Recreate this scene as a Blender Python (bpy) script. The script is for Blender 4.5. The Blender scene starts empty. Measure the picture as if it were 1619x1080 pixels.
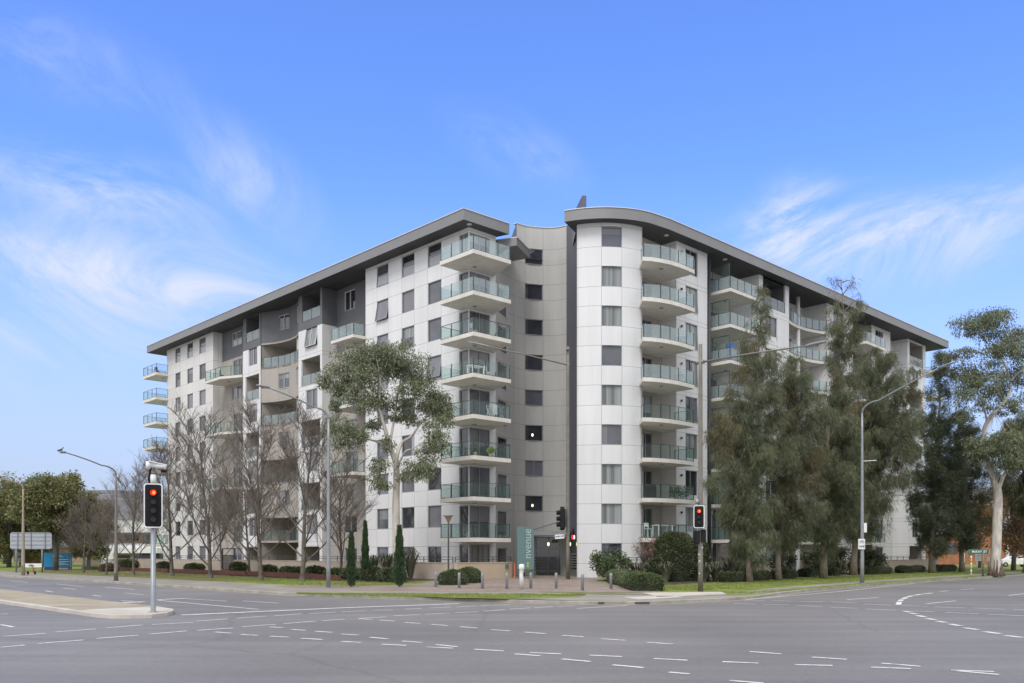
import bpy, bmesh, math, random
from mathutils import Vector, Matrix
R = random.Random(7)
sc = bpy.context.scene
COL = sc.collection
F_PX = 1378.0          # focal length in photo pixels, eye 2.2 m above the road
EYE = 2.2
HZ = 874.0
DR = (0.7206, 0.6934)  # street directions: along the right wing / along the left wing
DL = (-0.6934, 0.7206)

def W(u, v, z=0.0):
    return Vector((u*DR[0]+v*DL[0], u*DR[1]+v*DL[1], z))
def W2(u, v):
    p = W(u, v); return (p.x, p.y)
def UV(X, Y):
    return (X*DR[0]+Y*DR[1], X*DL[0]+Y*DL[1])
def PX(x, y, Y):
    """photo measurement at a known distance -> place"""
    return Vector(((x-809.5)/F_PX*Y, Y, EYE+(HZ-y)/F_PX*Y))
def G(x, y, h=0.2):
    Y = (EYE-h)*F_PX/(y-HZ)
    return Vector(((x-809.5)/F_PX*Y, Y, h))
def GUV(x, y, h=0.17):
    p = G(x, y, h); return UV(p.x, p.y)
def gz_uv(u, v):
    return 0.14+0.011*max(0.0, min(min(u-24, v-24), 16.0))
def gz(p):
    u, v = UV(p[0], p[1]); return gz_uv(u, v)
def grd(p):
    return Vector((p[0], p[1], gz(p)))

# ------------------------------------------------------------------ materials
MATS = {}
def mat(name, col, rough=0.7, var=0.06, scale=2.0, bump=0.0, bscale=40.0, metal=0.0, spec=0.5, stretch=None, emit=None, streak=0.0):
    if name in MATS: return MATS[name]
    m = bpy.data.materials.new(name); m.use_nodes = True
    nt = m.node_tree; n = nt.nodes; l = nt.links
    b = n['Principled BSDF']
    b.inputs['Roughness'].default_value = rough
    b.inputs['Metallic'].default_value = metal
    b.inputs['Specular IOR Level'].default_value = spec
    tc = n.new('ShaderNodeTexCoord')
    vec = tc.outputs['Object']
    if stretch:
        mp = n.new('ShaderNodeMapping'); mp.inputs['Scale'].default_value = stretch
        l.new(vec, mp.inputs['Vector']); vec = mp.outputs['Vector']
    no = n.new('ShaderNodeTexNoise'); no.inputs['Scale'].default_value = scale; no.inputs['Detail'].default_value = 6
    l.new(vec, no.inputs['Vector'])
    rp = n.new('ShaderNodeValToRGB')
    rp.color_ramp.elements[0].position = 0.3; rp.color_ramp.elements[1].position = 0.7
    rp.color_ramp.elements[0].color = [max(0, c*(1-var)) for c in col]+[1]
    rp.color_ramp.elements[1].color = [min(1, c*(1+var)) for c in col]+[1]
    l.new(no.outputs['Fac'], rp.inputs['Fac'])
    l.new(rp.outputs['Color'], b.inputs['Base Color'])
    if streak:      # rain streaks: narrow vertical stains
        m3 = n.new('ShaderNodeMapping'); m3.inputs['Scale'].default_value = (1.5, 1.5, .13); l.new(tc.outputs['Object'], m3.inputs['Vector'])
        n3 = n.new('ShaderNodeTexNoise'); n3.inputs['Scale'].default_value = 1.0; n3.inputs['Detail'].default_value = 7; n3.inputs['Roughness'].default_value = .65; l.new(m3.outputs['Vector'], n3.inputs['Vector'])
        r3 = n.new('ShaderNodeMapRange'); r3.inputs[1].default_value = .34; r3.inputs[2].default_value = .56; r3.inputs[3].default_value = 1-streak; r3.inputs[4].default_value = 1.0; l.new(n3.outputs['Fac'], r3.inputs[0])
        x3 = n.new('ShaderNodeMix'); x3.data_type = 'RGBA'; x3.blend_type = 'MULTIPLY'; x3.inputs[0].default_value = 1
        l.new(rp.outputs['Color'], x3.inputs[6]); l.new(r3.outputs[0], x3.inputs[7]); l.new(x3.outputs[2], b.inputs['Base Color'])
    if bump:
        n2 = n.new('ShaderNodeTexNoise'); n2.inputs['Scale'].default_value = bscale; n2.inputs['Detail'].default_value = 4
        l.new(tc.outputs['Object'], n2.inputs['Vector'])
        bp = n.new('ShaderNodeBump'); bp.inputs['Strength'].default_value = bump; bp.inputs['Distance'].default_value = 0.05
        l.new(n2.outputs['Fac'], bp.inputs['Height']); l.new(bp.outputs['Normal'], b.inputs['Normal'])
    if emit:
        b.inputs['Emission Color'].default_value = (*emit[:3], 1); b.inputs['Emission Strength'].default_value = emit[3]
    MATS[name] = m
    return m

def leaf_mat(name, dark, light, trans=0.25, pos=0.4):
    if name in MATS: return MATS[name]
    m = bpy.data.materials.new(name); m.use_nodes = True
    nt = m.node_tree; n = nt.nodes; l = nt.links
    for x in list(n):
        if x.type != 'OUTPUT_MATERIAL': n.remove(x)
    out = [x for x in n if x.type == 'OUTPUT_MATERIAL'][0]
    g = n.new('ShaderNodeNewGeometry'); tc = n.new('ShaderNodeTexCoord')
    no = n.new('ShaderNodeTexNoise'); no.inputs['Scale'].default_value = 0.8; no.inputs['Detail'].default_value = 4
    l.new(tc.outputs['Object'], no.inputs['Vector'])
    mx = n.new('ShaderNodeMath'); mx.operation = 'MULTIPLY_ADD'
    l.new(g.outputs['Random Per Island'], mx.inputs[0]); mx.inputs[1].default_value = 0.42
    ad = n.new('ShaderNodeMath'); ad.operation = 'MULTIPLY'; ad.inputs[1].default_value = 0.95
    l.new(no.outputs['Fac'], ad.inputs[0]); l.new(ad.outputs[0], mx.inputs[2])
    rp = n.new('ShaderNodeValToRGB'); rp.color_ramp.elements[0].position = 0.3; rp.color_ramp.elements[1].position = 0.95
    rp.color_ramp.elements[0].color = (*dark, 1); rp.color_ramp.elements[1].color = (*light, 1)
    l.new(mx.outputs[0], rp.inputs['Fac'])
    d = n.new('ShaderNodeBsdfDiffuse'); t = n.new('ShaderNodeBsdfTranslucent'); ms = n.new('ShaderNodeMixShader')
    gl = n.new('ShaderNodeBsdfGlossy'); gl.inputs['Roughness'].default_value = 0.5
    ms2 = n.new('ShaderNodeMixShader'); ms2.inputs[0].default_value = 0.05
    ms.inputs[0].default_value = trans
    l.new(rp.outputs['Color'], d.inputs['Color']); l.new(rp.outputs['Color'], t.inputs['Color'])
    l.new(d.outputs[0], ms.inputs[1]); l.new(t.outputs[0], ms.inputs[2])
    l.new(ms.outputs[0], ms2.inputs[1]); l.new(gl.outputs[0], ms2.inputs[2])
    l.new(ms2.outputs[0], out.inputs['Surface'])
    MATS[name] = m
    return m

def rail_glass(name, tint, clear, body, body_col):
    """thin balustrade glass: partly see-through, partly a pale body, plus mirror reflection"""
    m = bpy.data.materials.new(name); m.use_nodes = True
    nt = m.node_tree; n = nt.nodes; l = nt.links
    for x in list(n):
        if x.type != 'OUTPUT_MATERIAL': n.remove(x)
    out = [x for x in n if x.type == 'OUTPUT_MATERIAL'][0]
    t = n.new('ShaderNodeBsdfTransparent'); t.inputs['Color'].default_value = (*tint, 1)
    d = n.new('ShaderNodeBsdfDiffuse'); d.inputs['Color'].default_value = (*body_col, 1)
    a = n.new('ShaderNodeMixShader'); a.inputs[0].default_value = body
    l.new(t.outputs[0], a.inputs[1]); l.new(d.outputs[0], a.inputs[2])
    g = n.new('ShaderNodeBsdfGlossy'); g.inputs['Roughness'].default_value = 0.03
    lw = n.new('ShaderNodeFresnel'); lw.inputs['IOR'].default_value = clear
    ge = n.new('ShaderNodeNewGeometry'); fm = n.new('ShaderNodeMath'); fm.operation = 'SUBTRACT'; fm.inputs[0].default_value = 1.0
    l.new(ge.outputs['Backfacing'], fm.inputs[1]); fx = n.new('ShaderNodeMath'); fx.operation = 'MULTIPLY'
    l.new(fm.outputs[0], fx.inputs[0]); l.new(lw.outputs[0], fx.inputs[1])     # only the outer face of the sheet mirrors
    b = n.new('ShaderNodeMixShader'); l.new(fx.outputs[0], b.inputs[0])
    l.new(a.outputs[0], b.inputs[1]); l.new(g.outputs[0], b.inputs[2])
    l.new(b.outputs[0], out.inputs['Surface'])
    MATS[name] = m
    return m

def curtain_mat(name, dark, light):
    m = mat(name, light, rough=0.08, spec=0.7)
    nt = m.node_tree; n = nt.nodes; l = nt.links
    rp = [x for x in n if x.type == 'VALTORGB'][0]; no = [x for x in n if x.type == 'TEX_NOISE'][0]
    mp = n.new('ShaderNodeMapping'); mp.inputs['Scale'].default_value = (4.2, 4.2, 0.03)
    tc = [x for x in n if x.type == 'TEX_COORD'][0]
    l.new(tc.outputs['Object'], mp.inputs['Vector']); l.new(mp.outputs['Vector'], no.inputs['Vector'])
    no.inputs['Scale'].default_value = 1.0; no.inputs['Detail'].default_value = 3
    rp.color_ramp.elements[0].color = (*dark, 1); rp.color_ramp.elements[1].color = (*light, 1)
    rp.color_ramp.elements[0].position = 0.36; rp.color_ramp.elements[1].position = 0.64
    return m

M_WHITE = mat('white_render', (0.745, 0.745, 0.745), 0.75, 0.035, 0.5, stretch=(1, 1, 0.35), streak=.05)
M_WHITE2 = mat('cream_render', (0.68, 0.67, 0.65), 0.75, 0.04, 0.5, stretch=(1, 1, 0.35), streak=.05)
M_JOINT = mat('panel_joint', (0.33, 0.325, 0.315), 0.9)
M_JOINT2 = mat('panel_joint_taupe', (0.22, 0.205, 0.185), 0.9)
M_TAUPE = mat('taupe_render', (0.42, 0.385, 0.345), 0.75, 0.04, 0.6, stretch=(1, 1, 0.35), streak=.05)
M_LINK = mat('warm_grey_panel', (0.465, 0.455, 0.43), 0.7, 0.04, 0.6, stretch=(1, 1, 0.3), streak=.08)
M_DGREY = mat('charcoal_render', (0.135, 0.137, 0.148), 0.7, 0.06, 0.8)
M_FIN = mat('slate_fin', (0.115, 0.115, 0.15), 0.6, 0.05, 0.8)
M_FASCIA = mat('grey_metal_fascia', (0.235, 0.235, 0.24), 0.5, 0.05, 0.7, metal=0.2)
M_CAP = mat('pale_roof_capping', (0.62, 0.62, 0.62), 0.4, 0.04, metal=0.3)
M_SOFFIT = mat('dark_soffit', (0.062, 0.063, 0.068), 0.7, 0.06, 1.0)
M_SLAB = mat('painted_concrete_slab', (0.72, 0.69, 0.63), 0.8, 0.06, 1.4, streak=.09)
M_FRAME = mat('aluminium_frame', (0.30, 0.31, 0.32), 0.4, 0.04, metal=0.3)
M_FRAMEW = mat('pale_frame', (0.55, 0.55, 0.54), 0.45, 0.04)
M_POST = mat('dark_green_rail', (0.05, 0.075, 0.075), 0.4, 0.1, metal=0.3)
M_DARK = mat('dark_glass', (0.030, 0.034, 0.042), 0.04, 0.4, 0.9, spec=0.9)
M_SLATE = mat('tinted_glass', (0.085, 0.092, 0.11), 0.05, 0.3, 0.9, spec=0.9)
M_BLIND = mat('drawn_blind', (0.165, 0.16, 0.185), 0.08, 0.12, 0.8, spec=0.8)
M_PALEBLIND = mat('pale_blind', (0.30, 0.31, 0.33), 0.1, 0.1, 0.8, spec=0.8)
M_CURT = curtain_mat('curtain_behind_glass', (0.10, 0.112, 0.112), (0.30, 0.325, 0.32))
M_CURT2 = curtain_mat('dark_curtain_behind_glass', (0.03, 0.034, 0.036), (0.12, 0.13, 0.13))
M_GLASS = rail_glass('green_balustrade_glass', (0.89, 0.94, 0.93), 1.36, 0.035, (0.52, 0.63, 0.61))
M_FROST = rail_glass('pale_balustrade_glass', (0.84, 0.90, 0.91), 1.45, 0.22, (0.62, 0.70, 0.72))
M_LIT = mat('lit_lamp', (1, 0.8, 0.4), 0.5, emit=(1.0, 0.72, 0.30, 1.6))
M_SAND = mat('sandstone_wall', (0.52, 0.42, 0.31), 0.85, 0.06, 1.2)
M_SAND2 = mat('beige_render_wall', (0.47, 0.40, 0.325), 0.85, 0.07, 1.2)
M_GALV = mat('galvanised_steel', (0.29, 0.31, 0.33), 0.45, 0.10, 3.0, metal=0.4)
M_GALVD = mat('weathered_pole', (0.19, 0.175, 0.15), 0.6, 0.15, 3.0, metal=0.1)
M_BLACK = mat('black_plastic', (0.014, 0.014, 0.016), 0.6, 0.1, spec=.2)
M_WPAINT = mat('white_paint', (0.78, 0.78, 0.77), 0.5, 0.04)
M_BARK = mat('brown_bark', (0.14, 0.12, 0.102), 0.9, 0.35, 3.0, bump=0.5)
M_TWIG = mat('twig_bark', (0.19, 0.158, 0.134), 0.9, 0.25, 3.0)
M_GUMBARK = mat('smooth_gum_bark', (0.50, 0.455, 0.40), 0.8, 0.36, 1.6, bump=0.3, bscale=8, stretch=(2, 2, 0.6))
M_CASBARK = mat('casuarina_bark', (0.20, 0.165, 0.13), 0.9, 0.3, 4.0, bump=0.5)
M_GUM = leaf_mat('gum_leaf', (0.055, 0.075, 0.036), (0.24, 0.268, 0.145))
M_CAS = leaf_mat('casuarina_needles', (0.036, 0.048, 0.024), (0.195, 0.218, 0.115), 0.2)
M_CASB = leaf_mat('casuarina_brown_tips', (0.07, 0.066, 0.03), (0.215, 0.195, 0.10), 0.22)
M_PINE = leaf_mat('dark_needles', (0.030, 0.043, 0.024), (0.119, 0.142, 0.074), 0.15)
M_CYP = leaf_mat('cypress_green', (0.021, 0.041, 0.021), (0.069, 0.127, 0.052), 0.1)
M_SHRUB = leaf_mat('shrub_leaf', (0.025, 0.039, 0.019), (0.117, 0.138, 0.058), 0.15)
M_HEDGE = leaf_mat('clipped_hedge_leaf', (0.041, 0.062, 0.023), (0.145, 0.186, 0.069), 0.15)
M_CAMEL = leaf_mat('glossy_leaf', (0.03, 0.05, 0.024), (0.125, 0.165, 0.07), 0.15)
M_FLAX = leaf_mat('flax_blade', (0.041, 0.050, 0.036), (0.207, 0.207, 0.138), 0.15)
M_AUT = leaf_mat('autumn_leaf', (0.11, 0.065, 0.026), (0.31, 0.185, 0.075), 0.3)
M_OLIVE = leaf_mat('olive_leaf', (0.058, 0.068, 0.024), (0.25, 0.25, 0.092), 0.26)
M_DEADLEAF = leaf_mat('brown_flower_heads', (0.108, 0.060, 0.042), (0.312, 0.204, 0.144), 0.2)
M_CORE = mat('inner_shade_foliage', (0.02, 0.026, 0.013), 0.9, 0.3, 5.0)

def panes(w):   # pick a pane finish
    return w[R.randrange(len(w))]

# ------------------------------------------------------------------ mesh collector
class MB:
    def __init__(s): s.v = []; s.f = []; s.m = []; s.sm = []
    def vert(s, p): s.v.append((p[0], p[1], p[2])); return len(s.v)-1
    def face(s, idx, mi=0, smooth=False): s.f.append(tuple(idx)); s.m.append(mi); s.sm.append(smooth)
    def poly(s, pts, mi=0): s.face([s.vert(p) for p in pts], mi)
    def box(s, c, size, mi=0, M=None):
        hx, hy, hz = size[0]/2, size[1]/2, size[2]/2
        pts = [Vector((x*hx, y*hy, z*hz)) for z in (-1, 1) for y in (-1, 1) for x in (-1, 1)]
        pts = [(M @ p if M else p)+Vector(c) for p in pts]
        i = [s.vert(p) for p in pts]
        for q in ((0, 2, 3, 1), (4, 5, 7, 6), (0, 1, 5, 4), (2, 6, 7, 3), (0, 4, 6, 2), (1, 3, 7, 5)):
            s.face([i[k] for k in q], mi)
    def bar(s, a, b, w, h=None, mi=0, up=(0, 0, 1)):
        """box section bar from a to b"""
        h = h or w; a = Vector(a); b = Vector(b); d = (b-a)
        if d.length < 1e-6: return
        d.normalize(); up = Vector(up)
        if abs(d.dot(up)) > 0.98: up = Vector((DR[0], DR[1], 0)) if abs(d.z) > .9 else Vector((1, 0, 0))
        x = d.cross(up).normalized(); y = x.cross(d).normalized()
        i = [s.vert(p + x*sx*w/2 + y*sy*h/2) for p in (a, b) for sx, sy in ((-1, -1), (1, -1), (1, 1), (-1, 1))]
        for q in ((0, 1, 2, 3), (7, 6, 5, 4), (0, 4, 5, 1), (1, 5, 6, 2), (2, 6, 7, 3), (3, 7, 4, 0)):
            s.face([i[k] for k in q], mi)
    def prism(s, poly, z0, z1, mi=0, top=None, inset_bottom=0.0):
        a = [s.vert((p[0], p[1], z0)) for p in poly]; b = [s.vert((p[0], p[1], z1)) for p in poly]
        n = len(poly)
        ar = sum(poly[i][0]*poly[(i+1) % n][1]-poly[(i+1) % n][0]*poly[i][1] for i in range(n))
        if ar < 0: a.reverse(); b.reverse()
        s.face(a[::-1], mi); s.face(b, mi if top is None else top)
        for i in range(n):
            j = (i+1) % n; s.face((a[i], a[j], b[j], b[i]), mi)
    def tube(s, pts, rad, n=8, mi=0, cap=True, smooth=True):
        pts = [Vector(p) for p in pts]; rings = []
        ref = None
        for k, p in enumerate(pts):
            d = (pts[min(k+1, len(pts)-1)]-pts[max(k-1, 0)])
            if d.length < 1e-9: d = Vector((0, 0, 1))
            d.normalize()
            if ref is None:
                ref = Vector((1, 0, 0)) if abs(d.x) < 0.8 else Vector((0, 1, 0))
            x = (ref - d*ref.dot(d))
            if x.length < 1e-4: x = d.orthogonal()
            x.normalize(); ref = x; y = d.cross(x)
            r = rad[k] if isinstance(rad, (list, tuple)) else rad
            rings.append([s.vert(p+(x*math.cos(2*math.pi*i/n)+y*math.sin(2*math.pi*i/n))*r) for i in range(n)])
        for a, b in zip(rings, rings[1:]):
            for i in range(n):
                j = (i+1) % n; s.face((a[i], a[j], b[j], b[i]), mi, smooth)
        if cap:
            s.face(rings[0][::-1], mi); s.face(rings[-1], mi)
    def lathe(s, c, prof, n=16, mi=0, smooth=True):
        s.tube([(c[0], c[1], c[2]+z) for r, z in prof], [max(r, 1e-3) for r, z in prof], n, mi, True, smooth)
    def build(s, name, mats, root=None, origin=None):
        me = bpy.data.meshes.new(name)
        o = Vector(origin) if origin is not None else (Vector(root['_o']) if (root is not None and '_o' in root.keys()) else Vector((0, 0, 0)))
        me.from_pydata([(p[0]-o.x, p[1]-o.y, p[2]-o.z) for p in s.v], [], s.f)
        if not isinstance(mats, (list, tuple)): mats = [mats]
        for m in mats: me.materials.append(m)
        if len(mats) > 1: me.polygons.foreach_set('material_index', s.m)
        me.polygons.foreach_set('use_smooth', s.sm)
        me.update()
        ob = bpy.data.objects.new(name, me); COL.objects.link(ob)
        if root is not None: ob.parent = root
        else: ob.location = o
        return ob

def tag(o, label=None, cat=None, group=None, kind=None):
    if label: o['label'] = label
    if cat: o['category'] = cat
    if group: o['group'] = group
    if kind: o['kind'] = kind
    return o
def thing(name, label, cat, loc, rz=0.0, group=None, world=False):
    """Empty at the thing's base; world=True: children meshes are given in world coordinates"""
    o = bpy.data.objects.new(name, None); COL.objects.link(o)
    o.empty_display_size = 0.2
    o.location = loc; o.rotation_euler = (0, 0, rz)
    if world: o['_o'] = [loc[0], loc[1], loc[2]]
    return tag(o, label, cat, group)
def copy_tree(o, loc, rz=0.0, scale=None, label=None):
    kids = [c for c in ALLKIDS(o)]
    r = o.copy(); COL.objects.link(r); r.location = loc; r.rotation_euler = (0, 0, rz)
    if scale: r.scale = scale if isinstance(scale, (tuple, list)) else (scale, scale, scale)
    if label: r['label'] = label
    for c in kids:
        d = c.copy(); COL.objects.link(d); d.parent = r
        for g in ALLKIDS(c):
            e = g.copy(); COL.objects.link(e); e.parent = d
    return r
def ALLKIDS(o):
    return [c for c in bpy.data.objects if c.parent == o]
def text_mesh(body, size, name, m, root, loc, rot, extrude=0.006, bold=0.0, align='CENTER', width=None):
    cu = bpy.data.curves.new(name, 'FONT'); cu.body = body; cu.size = size; cu.extrude = extrude
    cu.align_x = align; cu.align_y = 'CENTER'; cu.offset = bold; cu.resolution_u = 4
    t = bpy.data.objects.new(name, cu); COL.objects.link(t)
    dg = bpy.context.evaluated_depsgraph_get(); dg.update()
    me = bpy.data.meshes.new_from_object(t.evaluated_get(dg)); bpy.data.objects.remove(t)
    me.name = name; me.materials.clear(); me.materials.append(m)
    if width:
        xs = [v.co.x for v in me.vertices]; w = max(xs)-min(xs)
        for v in me.vertices: v.co.x *= width/w
    ob = bpy.data.objects.new(name, me); COL.objects.link(ob)
    ob.location = loc; ob.rotation_euler = rot; ob.parent = root
    return ob
SKY_R, SKY_G, SKY_B, EXPO = 0.84, 1.09, 1.75, 0.86
# ================================================================== the apartment building
B0 = W(44, 50.5, 0.25)
BLD = thing('apartment_building', 'white and grey nine storey apartment building with glass balconies and thin overhanging roofs', 'apartment building', B0, world=True)
FL = [0.3]+[3.3+3*k for k in range(8)]
SOF = 27.2
def bpart(mb, name, mats, parent=None):
    return mb.build(name, mats, parent or BLD, origin=B0)

class Path:
    def __init__(s, pts):
        s.p = [Vector((p[0], p[1], 0)) for p in pts]; s.s = [0.0]
        for a, b in zip(s.p, s.p[1:]): s.s.append(s.s[-1]+(b-a).length)
    def seg(s, t):
        for i in range(len(s.p)-1):
            if t <= s.s[i+1]+1e-9 or i == len(s.p)-2: return i
    def at(s, t, off=0.0):
        i = s.seg(t); a, b = s.p[i], s.p[i+1]; L = s.s[i+1]-s.s[i]
        d = (b-a)/L; n = Vector((d.y, -d.x, 0))
        return a+d*(t-s.s[i])+n*off
    def nrm(s, t):
        i = s.seg(t); d = (s.p[i+1]-s.p[i]).normalized(); return Vector((d.y, -d.x, 0))
    def px(s, x):
        """distance along the path where the sight line through photo column x meets it"""
        r = (x-809.5)/F_PX
        g = [p.x-r*p.y for p in s.p]
        for i in range(len(g)-1):
            if g[i]*g[i+1] <= 0 and g[i] != g[i+1]:
                return s.s[i]+(s.s[i+1]-s.s[i])*g[i]/(g[i]-g[i+1])
        raise ValueError(x)
def uvp(*pts): return Path([W2(*p) for p in pts])
def arc3(a, b, c, n=24):
    ax, ay = a; bx, by = b; cx, cy = c
    d = 2*(ax*(by-cy)+bx*(cy-ay)+cx*(ay-by))
    ux = ((ax*ax+ay*ay)*(by-cy)+(bx*bx+by*by)*(cy-ay)+(cx*cx+cy*cy)*(ay-by))/d
    uy = ((ax*ax+ay*ay)*(cx-bx)+(bx*bx+by*by)*(ax-cx)+(cx*cx+cy*cy)*(bx-ax))/d
    r = math.hypot(ax-ux, ay-uy)
    t0 = math.atan2(ay-uy, ax-ux); t1 = math.atan2(cy-uy, cx-ux); tb = math.atan2(by-uy, bx-ux)
    def nd(x): return (x+math.pi) % (2*math.pi)-math.pi
    dt = nd(t1-t0)
    return [(ux+r*math.cos(t0+dt*i/n), uy+r*math.sin(t0+dt*i/n)) for i in range(n+1)]

def tones(m):
    out = []
    for sfx, k in (('_light', 1.02), ('_weathered', .962)):
        nm = m.name+sfx
        if nm not in MATS:
            c = m.copy(); c.name = nm; MATS[nm] = c
            for x in c.node_tree.nodes:
                if x.type == 'VALTORGB':
                    for e in x.color_ramp.elements: e.color = [min(1, v*k) for v in e.color[:3]]+[1]
        out.append(MATS[nm])
    return out
def wall(path, z0, z1, opens=(), js=(), jz=(), mats=(M_WHITE, M_JOINT), depth=0.16, name='wall', jw=0.014, smooth=False, rmat=0):
    mb = MB(); L = path.s[-1]
    ss = set(path.s); zs = {z0, z1}
    for (a, b, c, d) in opens: ss |= {a, b}; zs |= {max(c, z0), min(d, z1)}
    for j in js: ss |= {max(0, j-jw), min(L, j+jw)}
    for j in jz:
        if z0 < j < z1: zs |= {max(z0, j-jw), min(z1, j+jw)}
    def uniq(x):
        o = []
        for t in sorted(x):
            if not o or t-o[-1] > 1e-5: o.append(t)
        return o
    ss = uniq(t for t in ss if -1e-6 <= t <= L+1e-6); zs = uniq(zs)
    idx = {}
    def V(i, k):
        if (i, k) not in idx:
            p = path.at(ss[i]); idx[(i, k)] = mb.vert((p.x, p.y, zs[k]))
        return idx[(i, k)]
    for i in range(len(ss)-1):
        sm = (ss[i]+ss[i+1])/2
        colj = any(abs(sm-j) < jw for j in js)
        for k in range(len(zs)-1):
            zm = (zs[k]+zs[k+1])/2
            if any(a < sm < b and c < zm < d for a, b, c, d in opens): continue
            mi = 1 if (colj or any(abs(zm-j) < jw for j in jz)) else 0
            if mi == 0 and (js or jz):       # each panel has its own batch tone
                key = (sum(1 for j in js if j < sm), sum(1 for j in jz if j < zm))
                mi = (0, 2, 0, 3, 0)[hash((key[0]*7+key[1]*3+int(L*10)) * 2654435761 % 1009) % 5]
            mb.face((V(i, k), V(i+1, k), V(i+1, k+1), V(i, k+1)), mi, smooth)
    for (a, b, c, d) in opens:
        n = (path.nrm(a+1e-4)+path.nrm(b-1e-4)).normalized()
        pa, pb = path.at(a), path.at(b); qa, qb = pa-n*depth, pb-n*depth
        z = Vector((0, 0, 1))
        def q(p0, p1, p2, p3): mb.poly([p0, p1, p2, p3], rmat)
        q(pa+z*c, qa+z*c, qa+z*d, pa+z*d); q(qb+z*c, pb+z*c, pb+z*d, qb+z*d)
        if c > z0: q(pa+z*c, pb+z*c, qb+z*c, qa+z*c)
        q(pa+z*d, qa+z*d, qb+z*d, pb+z*d)
    return bpart(mb, name, list(mats)+tones(mats[0]))

def glazing(name, path, a, b, c, d, pane, frame=M_FRAME, mull=(), trans=(), inset=0.10, open_out=0.0, fw=0.055, parent=None, low=None):
    """one framed window or door: frame mesh with its pane as a child"""
    n = (path.nrm(a+1e-4)+path.nrm(b-1e-4)).normalized()
    A, Bp = path.at(a)-n*inset, path.at(b)-n*inset
    t = (Bp-A).normalized(); w = (Bp-A).length
    def P(x, z):   # x along, z up, tilted out at the bottom when open
        k = (d-z)/(d-c)
        return A+t*x+n*(open_out*k)+Vector((0, 0, z))
    mb = MB(); g = fw/2
    def br(p, q): mb.bar(p, q, fw, fw+0.03, 0, up=n)
    br(P(0, c+g), P(w, c+g)); br(P(0, d-g), P(w, d-g))
    br(P(g, c+fw), P(g, d-fw)); br(P(w-g, c+fw), P(w-g, d-fw))
    for m_ in mull: br(P(w*m_, c+fw), P(w*m_, d-fw))
    for tz in trans: br(P(fw, c+(d-c)*tz), P(w-fw, c+(d-c)*tz))
    fr = bpart(mb, name, frame, parent)
    pb = MB()
    def sheet(x0, x1, z0, z1, off):
        q = [P(x0, z0), P(x1, z0), P(x1, z1), P(x0, z1)]
        fr_ = [p-n*off for p in q]; bk = [p-n*(off+0.02) for p in q]
        i = [pb.vert(p) for p in fr_+bk]
        pb.face((i[0], i[1], i[2], i[3])); pb.face((i[7], i[6], i[5], i[4]))
        for k in range(4): pb.face((i[k], i[k+4], i[(k+1) % 4+4], i[(k+1) % 4]))
    if low is None:
        sheet(0.01, w-0.01, c+0.01, d-0.01, 0.03); bpart(pb, 'pane', pane, fr)
        if name in ('awning_window', 'window', 'sliding_door') and pane in (M_DARK, M_SLATE, M_CURT2) and R.random() < .5:
            pb = MB(); q = R.random()      # a blind or curtain seen partly drawn
            if q < .55: sheet(fw*.8, w-fw*.8, d-(d-c)*R.uniform(.22, .6), d-fw*.8, 0.025)
            elif q < .8: sheet(fw*.8, w*R.uniform(.25, .45), c+fw*.8, d-fw*.8, 0.025)
            else: sheet(w*R.uniform(.55, .75), w-fw*.8, c+fw*.8, d-fw*.8, 0.025)
            bpart(pb, 'blind', panes([M_BLIND, M_PALEBLIND, M_CURT, M_BLIND]), fr)
    else:
        zm = c+(d-c)*trans[0]
        sheet(0.01, w-0.01, zm, d-0.01, 0.03); bpart(pb, 'pane', pane, fr)
        pb = MB(); sheet(0.01, w-0.01, c+0.01, zm, 0.01); bpart(pb, 'lower_pane', low, fr)
    return fr

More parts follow.
